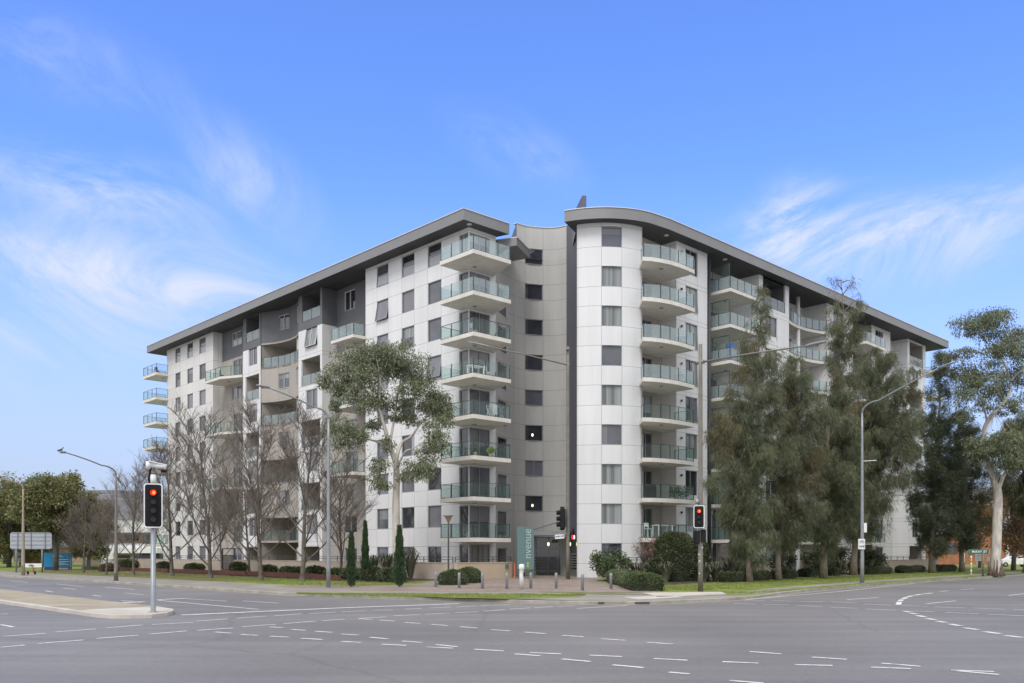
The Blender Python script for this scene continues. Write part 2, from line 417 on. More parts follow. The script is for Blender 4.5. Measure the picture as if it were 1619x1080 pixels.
def balcony(poly, edge, z, posts_top=False, frost=False, curve=None, gh=1.05, thick=0.27, screen=None, drain=True):
    """poly: slab outline (uv); edge: the open edge carrying glass (uv list)"""
    mb = MB(); P = [W(*p) for p in poly]
    mb.prism(P, z-thick, z)
    sl = bpart(mb, 'balcony', M_SLAB)
    c = sum(P, Vector())/len(P)
    if drain:
        m2 = MB(); m2.lathe((c.x, c.y, z-thick-0.05), [(0.16, 0), (0.16, 0.048)], 10); bpart(m2, 'soffit_light', M_FRAME, sl)
    # edge pulled in
    E = [W(*p) for p in edge]; cc = W(*[sum(q[i] for q in poly)/len(poly) for i in (0, 1)])
    E = [e+(cc-e).normalized()*0.10 for e in E]
    pt = MB(); gl = MB()
    pts = []
    if curve:
        segs = [(E[i], E[i+1]) for i in range(len(E)-1)]
    else:
        segs = []
        for a, b in zip(E, E[1:]):
            k = max(1, round((b-a).length/1.15))
            for i in range(k): segs.append((a.lerp(b, i/k), a.lerp(b, (i+1)/k)))
    Z = Vector((0, 0, 1))
    for i, (a, b) in enumerate(segs):
        d = (b-a).normalized(); n = Vector((d.y, -d.x, 0))
        pt.bar(a+Z*z, a+Z*(z+gh), 0.05, 0.05, 0, up=n)
        if i == len(segs)-1: pt.bar(b+Z*z, b+Z*(z+gh), 0.05, 0.05, 0, up=n)
        pt.bar(a+Z*(z+.04), b+Z*(z+.04), 0.03, 0.03)
        if posts_top: pt.bar(a+Z*(z+gh), b+Z*(z+gh), 0.045, 0.035)
        q0, q1 = a+d*0.045, b-d*0.045
        gl.prism([q0+n*0.012, q1+n*0.012, q1-n*0.0, q0-n*0.0], z+0.06, z+gh-0.03)
    bpart(pt, 'railing', M_POST, sl)
    bpart(gl, 'glass_panel', M_FROST if frost else M_GLASS, sl)
    if screen:
        a, b = W(*screen[0]), W(*screen[1]); d = (b-a).normalized(); n = Vector((d.y, -d.x, 0))
        s2 = MB()
        for t0, t1 in ((0, .5), (.5, 1)):
            p, q = a.lerp(b, t0), a.lerp(b, t1)
            s2.bar(p+Z*z, p+Z*(z+2.1), 0.05); s2.bar(p+Z*(z+2.1), q+Z*(z+2.1), 0.05); s2.bar(p+Z*(z+1.05), q+Z*(z+1.05), 0.04)
        s2.bar(b+Z*z, b+Z*(z+2.1), 0.05)
        so = bpart(s2, 'privacy_screen', M_POST, sl)
        g2 = MB(); g2.prism([a+n*.01, b+n*.01, b-n*.01, a-n*.01], z+0.05, z+2.06); bpart(g2, 'screen_glass', M_GLASS, sl)
    return sl

def loggia(path, a, b, z0, z1, depth, inner=M_TAUPE, frost=True, door=True, glass=True, posts=2):
    """the room-like recess behind an opening of a wall, its door and its balustrade"""
    n = (path.nrm(a+1e-4)+path.nrm(b-1e-4)).normalized()
    A, Bq = path.at(a)-n*0.165, path.at(b)-n*0.165
    t = (Bq-A).normalized(); A = A-t*0.02; Bq = Bq+t*0.02
    C, D = A-n*depth, Bq-n*depth; Z = Vector((0, 0, 1)); z0 -= .01; z1 += .01
    mb = MB()
    for q in ((A+Z*z0, Bq+Z*z0, D+Z*z0, C+Z*z0), (A+Z*z1, C+Z*z1, D+Z*z1, Bq+Z*z1), (A+Z*z0, C+Z*z0, C+Z*z1, A+Z*z1),
              (D+Z*z0, Bq+Z*z0, Bq+Z*z1, D+Z*z1), (C+Z*z0, D+Z*z0, D+Z*z1, C+Z*z1)): mb.poly(list(q))
    lo = bpart(mb, 'loggia', inner)
    w = (Bq-A).length
    if door:
        p2 = Path([(C.x, C.y), (D.x, D.y)])
        glazing('sliding_door', p2, w*0.25, w*0.85, z0+0.02, min(z1-0.2, z0+2.35), panes([M_DARK, M_CURT2, M_CURT]), M_FRAMEW, mull=(0.5,), inset=-0.06, parent=lo)
    if glass:
        pt = MB(); gl = MB(); k = posts
        a0 = A+n*0.12+t*.05; b0 = Bq+n*0.12-t*.05
        for i in range(k+1):
            p = a0.lerp(b0, i/k); pt.bar(p+Z*z0, p+Z*(z0+1.05), 0.045, up=n)
            if i < k:
                q = a0.lerp(b0, (i+1)/k); gl.prism([p+t*.04, q-t*.04, q-t*.04+n*.012, p+t*.04+n*.012], z0+.06, z0+1.03)
        bpart(pt, 'railing', M_POST, lo); bpart(gl, 'glass_panel', M_FROST if frost else M_GLASS, lo)
    return lo

# ------------------------------------------------------------------ left wing, seen along the left street
# far white block (three window columns)
pF = uvp((44, 107.3), (44, 94.5))
cols = [(104.05, .73), (100.6, .78), (97.25, .83)]
ops = []; jz = []
for k, f in enumerate(FL):
    for vc, hw in cols: ops.append((107.3-vc-hw, 107.3-vc+hw, f+0.95, f+2.68))
    jz += [f+0.95, f+2.68]
js = [x for vc, hw in cols for x in (107.3-vc-hw, 107.3-vc+hw)]
wall(pF, -0.2, SOF, ops, js, jz, (M_WHITE2, M_JOINT))
for i, (a, b, c, d) in enumerate(ops):
    top = i//3 == 8
    glazing('awning_window', pF, a, b, c, d, panes([M_DARK, M_SLATE, M_BLIND, M_CURT2]), trans=(0.47,) if top else (), low=M_PALEBLIND if top else None)
wall(uvp((44, 94.5), (45.2, 94.5)), -0.2, SOF, js=(0.6,), jz=[f+2.68 for f in FL], mats=(M_WHITE2, M_JOINT))
wall(uvp((58, 107.3), (44, 107.3)), -0.2, SOF, jz=[f+2.68 for f in FL])
wall(uvp((112, 58), (58, 58), (58, 107.3)), -0.2, SOF)
# far corner balconies
for k in range(1, 9):
    z = FL[k]
    balcony([(44, 106.9), (42.5, 106.9), (42.5, 111), (45.5, 111), (45.5, 107.3), (44, 107.3)], [(44, 106.9), (42.5, 106.9), (42.5, 111), (45.4, 111)], z, posts_top=True, thick=0.32)

# taupe recess E with its projecting balconies
pE = uvp((45.1, 94.5), (45.1, 87.3))
opsE = []
for k, f in enumerate(FL):
    if k in (7, 5, 3, 1): opsE.append((2.6, 6.0, f+0.02, f+2.35))
    else: opsE.append((2.3, 4.7, f+0.95, f+2.45))
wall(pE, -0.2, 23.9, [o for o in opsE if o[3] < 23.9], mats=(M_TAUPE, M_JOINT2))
wall(pE, 23.9, SOF, [o for o in opsE if o[2] > 23.9], mats=(M_DGREY, M_DGREY), name='upper_wall')
for k, (a, b, c, d) in enumerate(opsE):
    if k in (7, 5, 3, 1): glazing('sliding_door', pE, a, b, c, d, panes([M_CURT, M_DARK]), M_FRAMEW, mull=(.33, .66))
    else: glazing('window', pE, a, b, c, d, panes([M_DARK, M_CURT, M_SLATE]), M_FRAMEW, mull=(.5,), trans=(0.47,) if k == 8 else (), low=M_PALEBLIND if k == 8 else None)
for k in (7, 5, 3):
    balcony([(45.1, 93.75), (42.7, 93.75), (42.7, 90), (43.9, 87.4), (45.1, 87.4)], [(44.6, 93.75), (42.7, 93.75), (42.7, 90), (43.9, 87.4)], FL[k], posts_top=True)

# narrow white piers D and P, alternating window and loggia
def pier(v0, v1, side):
    p = uvp((44, v0), (44, v1)); w = v0-v1
    win = []; log = []
    for k, f in enumerate(FL):
        if k in (7, 5, 3, 1): win.append((w*.32, w*.80, f+0.65, f+2.55))
        elif k in (6, 4, 2): log.append((0.55, w-0.35, f+0.02, f+2.6))
        elif k == 0: log.append((0.55, w-0.45, f-0.4, f+2.5))
    zt = 23.75
    wall(p, -0.2, zt, win+log, [w*.32, w*.80], [x for f in FL for x in (f-0.05, f+2.6)])
    for i, o in enumerate(win):
        opn = 0.32 if (i == 3 and side) else 0.0
        glazing('window', p, *o, panes([M_SLATE, M_CURT, M_BLIND]), M_FRAMEW, mull=(.5,), open_out=opn)
    for o in log: loggia(p, *o, 2.4, M_TAUPE, frost=o[2] > 10, glass=o[2] > 1)
    top = (0.7, w-0.35, 24.55, SOF-0.02)
    wall(p, zt, SOF, [top], mats=(M_DGREY, M_DGREY), name='upper_wall')
    loggia(p, *top, 2.4, M_DGREY, frost=True, door=True)
pier(87.3, 83.4, False); pier(75.8, 71.5, True)
wall(uvp((44, 71.5), (45.7, 71.5)), -0.2, 23.75, js=(0.85,), jz=[x for f in FL for x in (f-0.05, f+2.6)], mats=(M_WHITE2, M_JOINT))
wall(uvp((44, 71.5), (45.7, 71.5)), 23.75, SOF, mats=(M_DGREY, M_DGREY), name='upper_wall')
wall(uvp((45.2, 87.3), (44, 87.3)), -0.2, SOF, mats=(M_WHITE2, M_JOINT))

# concave taupe bay C between the piers
arcC = arc3(W2(44.05, 83.4), W2(45.15, 79.5), W2(44.05, 75.8), 22)
pC = Path(arcC); LC = pC.s[-1]
def bay_win(k, f, m, z0, z1, name):
    o = [(LC*.27, LC*.50, f+0.75, f+2.3), (LC*.72, LC*.86, f+0.75, f+2.4)]
    wall(pC, z0, z1, o, [LC*.27, LC*.5, LC*.72], (), m, name=name, smooth=True)
    glazing('window', pC, *o[0], panes([M_CURT, M_SLATE]), M_FRAMEW, mull=(.5,))
    glazing('window', pC, *o[1], panes([M_DARK, M_SLATE, M_CURT]), M_FRAMEW, mull=(.5,))
bay_win(8, FL[8], (M_DGREY, M_DGREY), 23.95, SOF, 'upper_wall')
for k in (6, 4, 2):
    bay_win(k, FL[k], (M_TAUPE, M_JOINT2), FL[k]-0.3, FL[k]+3.15, 'bay_wall')
mb = MB()
inn = Path([W2(48.0, 83.4), W2(48.0, 75.8)])
for k in (7, 5, 3, 1):      # floors and ceilings of the open storeys
    f = FL[k]; out = arcC+[W2(48.0, 75.8), W2(48.0, 83.4)]
    mb.prism(out, f-0.06, f+0.14, 0); mb.prism(out, f+2.5, f+2.69 if k == 7 else f+2.69, 0)
bpart(mb, 'bay_floor', M_TAUPE)
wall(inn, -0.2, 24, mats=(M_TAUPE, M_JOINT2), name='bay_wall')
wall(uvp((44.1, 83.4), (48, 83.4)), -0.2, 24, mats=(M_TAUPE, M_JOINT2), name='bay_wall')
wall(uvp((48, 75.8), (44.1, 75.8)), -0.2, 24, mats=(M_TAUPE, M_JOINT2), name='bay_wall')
for k in (7, 5, 3, 1, 0):
    f = FL[k]
    glazing('sliding_door', inn, 1.2, 4.6, f+.15, f+2.4, panes([M_DARK, M_CURT2]), M_FRAMEW, mull=(.5,), inset=-.06)
    m2 = MB(); pz = pC.at(LC*.68, -0.35); m2.box((pz.x, pz.y, f+1.3+(.07 if k else -.1)), (.3, .3, 2.39)); bpart(m2, 'column', M_WHITE2)
    if k == 0: continue
    pt = MB(); gl = MB(); N = 8
    for i in range(N+1):
        p = pC.at(LC*(.02+.96*i/N), -0.12); pt.bar(p+Vector((0, 0, f+.14)), p+Vector((0, 0, f+1.2)), .045)
        if i < N:
            q = pC.at(LC*(.02+.96*(i+1)/N), -0.12); d = (q-p).normalized(); n = Vector((d.y, -d.x, 0))
            gl.prism([p+d*.04, q-d*.04, q-d*.04+n*.012, p+d*.04+n*.012], f+.2, f+1.18)
            pt.bar(p+Vector((0, 0, f+1.2)), q+Vector((0, 0, f+1.2)), .04)
    rr = bpart(pt, 'bay_railing', M_POST); bpart(gl, 'glass_panel', M_FROST if k > 4 else M_GLASS, rr)

# recess B with balconies
pB = uvp((45.6, 71.5), (45.6, 64.35))
o8 = [(1.3, 3.1, 24.95, 26.75), (5.0, 6.4, 24.95, 26.75)]
wall(pB, 23.75, SOF, o8, mats=(M_DGREY, M_DGREY), name='upper_wall')
for o in o8: glazing('window', pB, *o, M_DARK, M_WPAINT, mull=(.5,))
opsB = []
for k, f in enumerate(FL[:8]):
    if k in (7, 5, 3): opsB += [(1.4, 3.6, f+.02, f+2.35), (4.6, 6.4, f+.02, f+2.35)]
    else: opsB += [(1.3, 3.4, f+.75, f+2.35), (4.9, 6.3, f+.75, f+2.35)]
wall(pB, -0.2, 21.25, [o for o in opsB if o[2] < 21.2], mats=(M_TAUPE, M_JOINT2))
wall(pB, 21.25, 23.75, [o for o in opsB if o[2] > 21.2], mats=(M_DGREY, M_DGREY), name='upper_wall')
for o in opsB:
    glazing('sliding_door' if o[3]-o[2] > 2 else 'window', pB, *o, panes([M_SLATE, M_CURT, M_DARK]), M_FRAMEW, mull=(.5,))
for k in (7, 5, 3):
    balcony([(45.6, 68), (42.75, 68), (42.75, 64.38), (45.6, 64.38)], [(45.4, 68), (42.75, 68), (42.75, 64.38), (43.9, 64.38)], FL[k], posts_top=k < 7, frost=k > 4)

# near white block A: three window columns, then the glazed corner
pA = uvp((44, 64.35), (44, 50.5), (46.8, 50.5))
colsA = [(61.8, .83), (58.2, .86), (54.7, .86)]
opsA = []; corner = []
for k, f in enumerate(FL):
    for vc, hw in colsA: opsA.append((64.35-vc-hw, 64.35-vc+hw, f+(0.93 if k else 0.35), f+(2.68 if k else 2.4)))
    corner += [(12.72, 13.78, f+0.03, f+2.55), (13.92, 16.05, f+0.03, f+2.55)]
jzA = [x for k, f in enumerate(FL) for x in ((f+0.93, f+2.68) if k else (f+2.4,))]
wall(pA, -0.2, SOF, opsA+corner, [64.35-vc+s*hw for vc, hw in colsA for s in (-1, 1)]+[12.7], jzA)
kinds = {(8, 0): 'open', (7, 0): 'o', (6, 1): 'o', (6, 0): 'o'}
for i, o in enumerate(opsA):
    k, c = divmod(i, 3)
    if k == 8:
        glazing('awning_window', pA, *o, panes([M_DARK, M_SLATE]), trans=(0.5,), low=M_PALEBLIND, open_out=0.12 if c == 0 else 0)
    elif k == 0:
        glazing('awning_window', pA, *o, M_SLATE if c < 2 else M_DARK, mull=(.5,) if c == 2 else ())
    else:
        op = 0.30 if (k, c) in ((7, 0), (6, 0), (5, 2)) else (0.12 if (k, c) in ((6, 1),) else 0)
        glazing('awning_window', pA, *o, panes([M_BLIND, M_BLIND, M_SLATE, M_CURT, M_CURT2]) if k > 3 else panes([M_DARK, M_SLATE, M_CURT2, M_BLIND]), open_out=op)
for i, o in enumerate(corner):
    glazing('sliding_door', pA, *o, panes([M_DARK, M_DARK, M_CURT2, M_CURT, M_SLATE]), M_FRAME, mull=(.5,) if i % 2 else (), fw=0.07)
for k in range(1, 9):
    balcony([(44, 51.5), (41.9, 51.45), (41.9, 47.6), (45.6, 47.5), (46.65, 50.5), (44, 50.5)],
            [(43.9, 51.47), (41.9, 51.45), (41.9, 47.6), (45.6, 47.5), (46.5, 50.1)], FL[k], posts_top=k in (1, 2, 3, 4, 6), frost=k in (7, 8), thick=0.30)

# ------------------------------------------------------------------ concave link between the wings
ctl = [(778.5, 68.85), (790, 70.35), (798, 71.5), (808, 72.6), (820, 73.45), (833, 73.95), (846, 74.2), (860, 74.35), (875, 74.35), (886, 74.15), (896, 73.8)]
link = [((x-809.5)/F_PX*Y, Y) for x, Y in ctl]
def smooth_line(p, n=4):
    out = []
    for i in range(len(p)-1):
        a, b, c, d = [Vector((*p[min(max(j, 0), len(p)-1)], 0)) for j in (i-1, i, i+1, i+2)]
        for k in range(n):
            t = k/n
            q = 0.5*((2*b)+(c-a)*t+(2*a-5*b+4*c-d)*t*t+(3*b-a-3*c+d)*t**3)
            out.append((q.x, q.y))
    out.append(p[-1]); return out
pL = Path(smooth_line(link)); LL = pL.s[-1]
sa, sb = pL.px(830), pL.px(858.5); na, nb = pL.px(787), pL.px(803)
opL = [(sa, sb, 26.72-3*k, 28.05-3*k) for k in range(8)]
opN = [(na, nb, FL[k]+.25, FL[k]+2.3) for k in range(0, 8)]
entry = (pL.px(846), pL.px(887), 0.26, 3.55)
iC = next(i for i in range(len(pL.p)) if pL.s[i] >= pL.px(814))
pU = Path([(q.x, q.y) for q in pL.p[iC:]])
s_off = pL.s[iC]
wall(pU, SOF, 29.9, [(sa-s_off, sb-s_off, 27.201, 28.05)], [sa-s_off, sb-s_off], [28.05], (M_LINK, M_JOINT2), smooth=True)
_e = pU.p[0]; wall(Path([(_e.x-.5, _e.y+3.5), (_e.x, _e.y)]), SOF-1.5, 29.9, mats=(M_DGREY, M_DGREY))  # side of the link parapet: its shade is put into the charcoal colour
wall(pL, -0.2, SOF, [(a, b, c, min(d, SOF)) for a, b, c, d in opL]+opN+[entry], [sa, sb, pL.px(812)], [26.72-3*k for k in range(8)]+[28.05-3*k for k in range(8)], (M_LINK, M_JOINT2), smooth=True)
for k, o in enumerate(opL):
    fr = glazing('landing_window', pL, *o, [M_DARK, M_DARK, M_DARK, M_DARK, M_SLATE, M_DARK, M_BLIND, M_DARK][k], M_FRAME, mull=(.5,) if k == 6 else ())
    if k in (5, 7):
        q = pL.at((sa+sb)/2-.1, -0.06); m2 = MB(); m2.lathe((q.x, q.y, o[2]+.38), [(0.02, 0), (.08, .06), (.09, .16), (.04, .24)], 10); bpart(m2, 'stair_light', M_LIT, fr)
for o in opN: glazing('narrow_window', pL, *o, panes([M_DARK, M_SLATE]), M_FRAMEW)
# parapet cap and return of the link
mb = MB()
for i in range(iC, len(pL.p)-1):
    a, b = pL.p[i], pL.p[i+1]; n = pL.nrm((pL.s[i]+pL.s[i+1])/2)
    mb.prism([a+n*.06, b+n*.06, b-n*.4, a-n*.4], 29.903, 29.96)
bpart(mb, 'parapet_cap', M_CAP)
q = pL.p[0]
# low curved canopy roof hugging the link beside the left wing's roof
cr = MB(); s0, s1 = pL.px(781.5), pL.px(806)
M = 12
for i in range(M):
    t0, t1 = s0+(s1-s0)*i/M, s0+(s1-s0)*(i+1)/M
    cr.prism([pL.at(t0, 1.9), pL.at(t1, 1.9), pL.at(t1, .02), pL.at(t0, .02)], 26.38, 27.0, 0)
bpart(cr, 'curved_canopy', M_FASCIA)
cr = MB()
for i in range(M):
    t0, t1 = s0+(s1-s0)*i/M, s0+(s1-s0)*(i+1)/M
    cr.prism([pL.at(t0, 1.95), pL.at(t1, 1.95), pL.at(t1, .05), pL.at(t0, .05)], 27.003, 27.07, 0)
bpart(cr, 'canopy_capping', M_CAP)
# slate fin rising through the roof of the corner tower
fa, fb = Vector((4.60, 73.9, 0)), Vector((5.42, 67.2, 0)); d = (fb-fa).normalized(); n = Vector((d.y, -d.x, 0))
mb = MB(); mb.prism([fa, fb, fb-n*.32, fa-n*.32], 3.6, 29.75); bpart(mb, 'fin_wall', M_FIN)
mb = MB(); mb.prism([fa, fb, fb-n*.32, fa-n*.32], -.2, 0.9); mb.bar(fa+Vector((0, 0, 2.1)), fb+Vector((0, 0, 2.1)), .12, .1)
for z in (1.05, 1.25, 1.45, 1.65, 1.85): mb.bar(fa+n*.05+Vector((0, 0, z)), fb+n*.05+Vector((0, 0, z)), .05, .1)
bpart(mb, 'entry_screen', M_FRAME)
mb = MB(); mb.prism([fa-n*.1, fb-n*.1, fb-n*.3, fa-n*.3], .9, 3.6); bpart(mb, 'screen_glazing', M_DARK)
# entrance: glazed doors, canopy
fr = glazing('entrance_door', pL, *entry, M_DARK, M_GALV, mull=(.52,), trans=(0.70,), fw=.09)
eA, eB = pL.at(pL.px(834)), pL.at(pL.px(895))
mb = MB(); n = Vector((0.06, -1, 0)); Z = Vector((0, 0, 1))
mb.prism([eA+n*2.6, eB+n*2.6, eB, eA], 3.62, 3.98); bpart(mb, 'entrance_canopy', M_FRAME)
mb = MB(); mb.bar(eA+n*2.5+Z*4.0, eB+n*.1+Z*5.0, .08); mb.bar(eB+n*2.5+Z*4.0, eB+n*.1+Z*5.6, .08); bpart(mb, 'canopy_stay', M_FRAME)
for xx in (867, 901):
    q = PX(xx, 0, 71.4); mb = MB(); mb.lathe((q.x, q.y, 2.75), [(.02, 0), (.08, .08), (.09, .2), (.03, .3)], 10); bpart(mb, 'entry_light', M_LIT)
mb = MB(); q = PX(868, 0, 71.0)
for i in range(6): mb.box((q.x-.2, 73.0, .75+.2*i), (1.9, .12, .1))
bpart(mb, 'letterbox_rack', M_SOFFIT)

# ------------------------------------------------------------------ corner tower and right wing
arcT = arc3((4.94, 66.42), (7.50, 66.02), (10.0, 66.95), 26)
pT = Path([(5.25, 68.6), (4.945, 66.43)]+arcT[1:]+[W2(53.75, 42.65)])
ta, tb = pT.px(951), pT.px(983.3)
opT = [(ta, tb, f+1.08, f+2.62) for f in FL]
wall(pT, -0.2, SOF, opT, [ta, tb, pT.px(912.6)], [x for f in FL for x in (f+1.08, f+2.62)], smooth=True)
for k, o in enumerate(opT):
    glazing('window', pT, *o, [M_SLATE, M_CURT, M_CURT, M_SLATE, M_CURT, M_SLATE, M_CURT, M_CURT, M_SLATE][k], M_FRAME, mull=(.5,) if k in (6, 1) else ())
pR = uvp((53.7, 42.6), (57.9, 42.6), (57.9, 41.2), (62.3, 41.2), (62.3, 43.6), (70.2, 43.6), (70.2, 41.0))
# back of the tower balconies, its cheek, the white block
pR1 = uvp((53.7, 42.6), (57.9, 42.6)); od = [(.25, 2.9, f+.03, f+2.45) for f in FL]
wall(pR1, -0.2, SOF, od, mats=(M_TAUPE, M_JOINT2))
for o in od: glazing('sliding_door', pR1, *o, panes([M_DARK, M_CURT2, M_DARK]), M_FRAME, mull=(.35, .7), fw=.07)
wall(uvp((57.9, 42.6), (57.9, 41.2)), -0.2, SOF, jz=[f+2.62 for f in FL], mats=(M_WHITE2, M_JOINT))
pR2 = uvp((57.9, 41.2), (62.3, 41.2)); ow = [(1.3, 3.0, f+.6, f+2.62) for f in FL]
wall(pR2, -0.2, SOF, ow, [.02, 1.3, 3.0], [x for f in FL for x in (f-.05, f+2.62)])
for k, o in enumerate(ow): glazing('window', pR2, *o, panes([M_CURT, M_DARK]) if k < 8 else M_DARK, M_FRAME, mull=(.45,), open_out=.12 if k in (7, 6, 5, 4) else 0)
wall(uvp((62.3, 41.2), (62.3, 43.6)), -0.2, SOF)
mb = MB()
for k, f in enumerate(FL):
    q = W(58.55, 41.13, f+2.15); mb.box(q, (.16, .16, .16))
bpart(mb, 'wall_vent', M_DARK)
for k in range(1, 9):
    balcony([(53.42, 41.45), (52.1, 40.1), (52.7, 39.7), (53.4, 39.42), (54.3, 39.2), (55.3, 39.1), (56.4, 39.1), (57.5, 39.18), (57.5, 42.6), (53.7, 42.6)],
            [(53.1, 41.1), (52.15, 40.12), (53.4, 39.42), (54.4, 39.2), (55.4, 39.1), (56.45, 39.1), (57.5, 39.18), (57.5, 41.0)], FL[k], posts_top=k < 5, frost=k > 4, curve=True, thick=.30)
# recess with deep balconies
pR3 = uvp((62.3, 43.6), (70.2, 43.6)); od = [(1.6, 5.2, f+.03, f+2.45) for f in FL[1:]]
wall(pR3, -0.2, SOF, od+[(2.2, 5.2, .6, 5.6)][:0], mats=(M_TAUPE, M_JOINT2))
for o in od: glazing('sliding_door', pR3, *o, panes([M_DARK, M_CURT2]), M_FRAMEW, mull=(.33, .66))
mb = MB()
for i in range(4):
    p = W(64.6+.75*i, 43.3); mb.prism([p, p+W(.28, 0), p+W(.28, .2), p+W(0, .2)], .2, 6.0)
bpart(mb, 'louvre_screen', M_PALEBLIND)
for k in range(1, 9):
    balcony([(63.5, 43.6), (63.5, 39.72), (68.1, 39.72), (68.1, 43.6)], [(63.5, 43.2), (63.5, 39.72), (68.1, 39.72), (68.1, 43.2)], FL[k], frost=k > 4, screen=((63.62, 43.2), (63.62, 39.9)))
mb = MB(); q = W(62.75, 41.3); mb.tube([(q.x, q.y, 0), (q.x, q.y, 26.9)], .14, 8); bpart(mb, 'downpipe', M_SOFFIT)
# pier with loggias
wall(uvp((70.2, 43.6), (70.2, 41.0)), -.2, SOF)
pR4 = uvp((70.2, 41), (75.6, 41))
lo = [(.7, 4.7, f+.25, f+2.9) for f in FL[8:]]; wn = [(1.2, 3.2, f+.7, f+2.5) for f in FL[:8]]
wall(pR4, -.2, SOF, lo+wn, [1.2, 3.2], [x for f in FL for x in (f-.05, f+2.6)])
for o in lo: loggia(pR4, o[0], o[1], o[2], min(o[3], SOF-.05), 2.5, M_DGREY, posts=3)
for o in wn: glazing('window', pR4, *o, panes([M_CURT, M_DARK, M_SLATE]), M_FRAME, mull=(.5,))
# concave bay with curved balconies
pR5 = uvp((75.6, 43.6), (83.2, 43.6), (83.2, 41))
od = [(1.2, 5.4, f+.03, f+2.4) for f in FL]
wall(pR5, -.2, SOF, od, mats=(M_WHITE2, M_JOINT))
for o in od: glazing('sliding_door', pR5, *o, panes([M_DARK, M_CURT2]), M_FRAMEW, mull=(.33, .66))
wall(uvp((75.6, 41), (75.6, 43.6)), -.2, SOF)
for k in range(1, 9):
    ar = arc3((75.65, 41.15), (79.4, 41.75), (83.15, 40.95), 8)
    balcony(ar+[(83.15, 43.6), (75.65, 43.6)], ar, FL[k], frost=k > 3, curve=True)
mb = MB(); q = W(79.2, 42.0); mb.tube([(q.x, q.y, 0), (q.x, q.y, SOF)], .2, 10); bpart(mb, 'column', M_WHITE)
# next pier, recess and end block
pR6 = uvp((83.2, 41), (89, 41)); wn = [(1.4, 3.6, f+.7, f+2.5) for f in FL]
wall(pR6, -.2, SOF, wn, [1.4, 3.6], [x for f in FL for x in (f-.05, f+2.6)])
for o in wn: glazing('window', pR6, *o, panes([M_CURT, M_DARK, M_SLATE]), M_FRAME, mull=(.5,))
pR7 = uvp((89, 41), (89, 43.6), (94.6, 43.6), (94.6, 41.5)); od = [(3.4, 6.9, f+.03, f+2.4) for f in FL]
wall(pR7, -.2, SOF, od, mats=(M_TAUPE, M_JOINT2))
for o in od: glazing('sliding_door', pR7, *o, panes([M_DARK, M_CURT2]), M_FRAMEW, mull=(.5,))
for k in range(1, 9):
    balcony([(89.6, 43.6), (89.6, 39.85), (94.6, 39.95), (94.6, 43.6)], [(89.6, 43.2), (89.6, 39.85), (94.6, 39.95), (94.6, 41.5)], FL[k], frost=k > 3)
pR8 = uvp((94.6, 41.5), (99.5, 41.5), (99.5, 43), (103.8, 43), (103.8, 41.3), (109.2, 41.3), (109.2, 58))
wn = [(1.0, 3.0, f+.5, f+2.55) for f in FL]
s5 = pR8.s[4]
lo = [(s5+.6, s5+4.6, f+.05, f+2.7) for i, f in enumerate(FL) if i % 2 == 0]; w2 = [(s5+1.4, s5+3.2, f+.7, f+2.5) for i, f in enumerate(FL) if i % 2]
wall(pR8, -.2, SOF, wn+lo+w2, [1.0, 3.0], [x for f in FL for x in (f-.05, f+2.6)])
for o in wn+w2: glazing('window', pR8, *o, panes([M_CURT, M_DARK, M_DARK]), M_FRAME, mull=(.5,))
for o in lo: loggia(pR8, *o, 2.3, M_TAUPE, posts=3)
for k in range(1, 9):
    balcony([(109.2, 41.4), (109.2, 40.6), (112.9, 40.6), (112.9, 44.6), (109.2, 44.6)], [(109.2, 40.6), (112.9, 40.6), (112.9, 44.6), (109.4, 44.6)], FL[k], posts_top=True)

# ------------------------------------------------------------------ roofs
def roof(poly, cap_edges=True):
    mb = MB(); P = [W(*p) for p in poly]
    n = len(P)
    a = [mb.vert((p.x, p.y, SOF)) for p in P]; b = [mb.vert((p.x, p.y, SOF+.80)) for p in P]
    ar = sum(P[i].x*P[(i+1) % n].y-P[(i+1) % n].x*P[i].y for i in range(n))
    if ar < 0: a.reverse(); b.reverse()
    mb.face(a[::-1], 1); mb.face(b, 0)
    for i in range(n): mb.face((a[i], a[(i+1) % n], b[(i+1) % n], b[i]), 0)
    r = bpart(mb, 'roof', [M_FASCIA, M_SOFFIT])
    cp = MB(); c = sum(P, Vector())/n
    for i in range(n):
        p, q = P[i], P[(i+1) % n]; d = (q-p).normalized(); nn = Vector((d.y, -d.x, 0))
        if ar < 0: nn = -nn
        cp.prism([p+nn*.05, q+nn*.05, q-nn*.2, p-nn*.2], SOF+.803, SOF+.862)
    bpart(cp, 'roof_capping', M_CAP, r)
    return r
roof([(42.7, 110.3), (42.7, 49.6), (47.3, 49.45), (46.95, 50.7), (48.0, 52.3), (50.2, 53.5), (52.3, 53.8), (56, 58), (58.6, 64), (58.6, 110.3)])
eave = arc3(W2(48.5, 44.7), W2(50.4, 41.9), W2(53.4, 40.35), 18)
eave = [UV(*p) for p in eave]
roof([(58, 58), (57, 53), (55.2, 50.3), (50.75, 45.6)]+eave+[(55.5, 40.12), (60, 40.05), (112.3, 39.75), (112.3, 58.6)])
# downlights in the soffit
mb = MB()
for u, v in ((56.3, 41.0), (64.5, 40.9), (43.6, 50.0)):
    q = W(u, v); mb.lathe((q.x, q.y, SOF-.07), [(.05, 0), (.2, .02), (.2, .065)], 12)
bpart(mb, 'soffit_lamp', M_CAP)
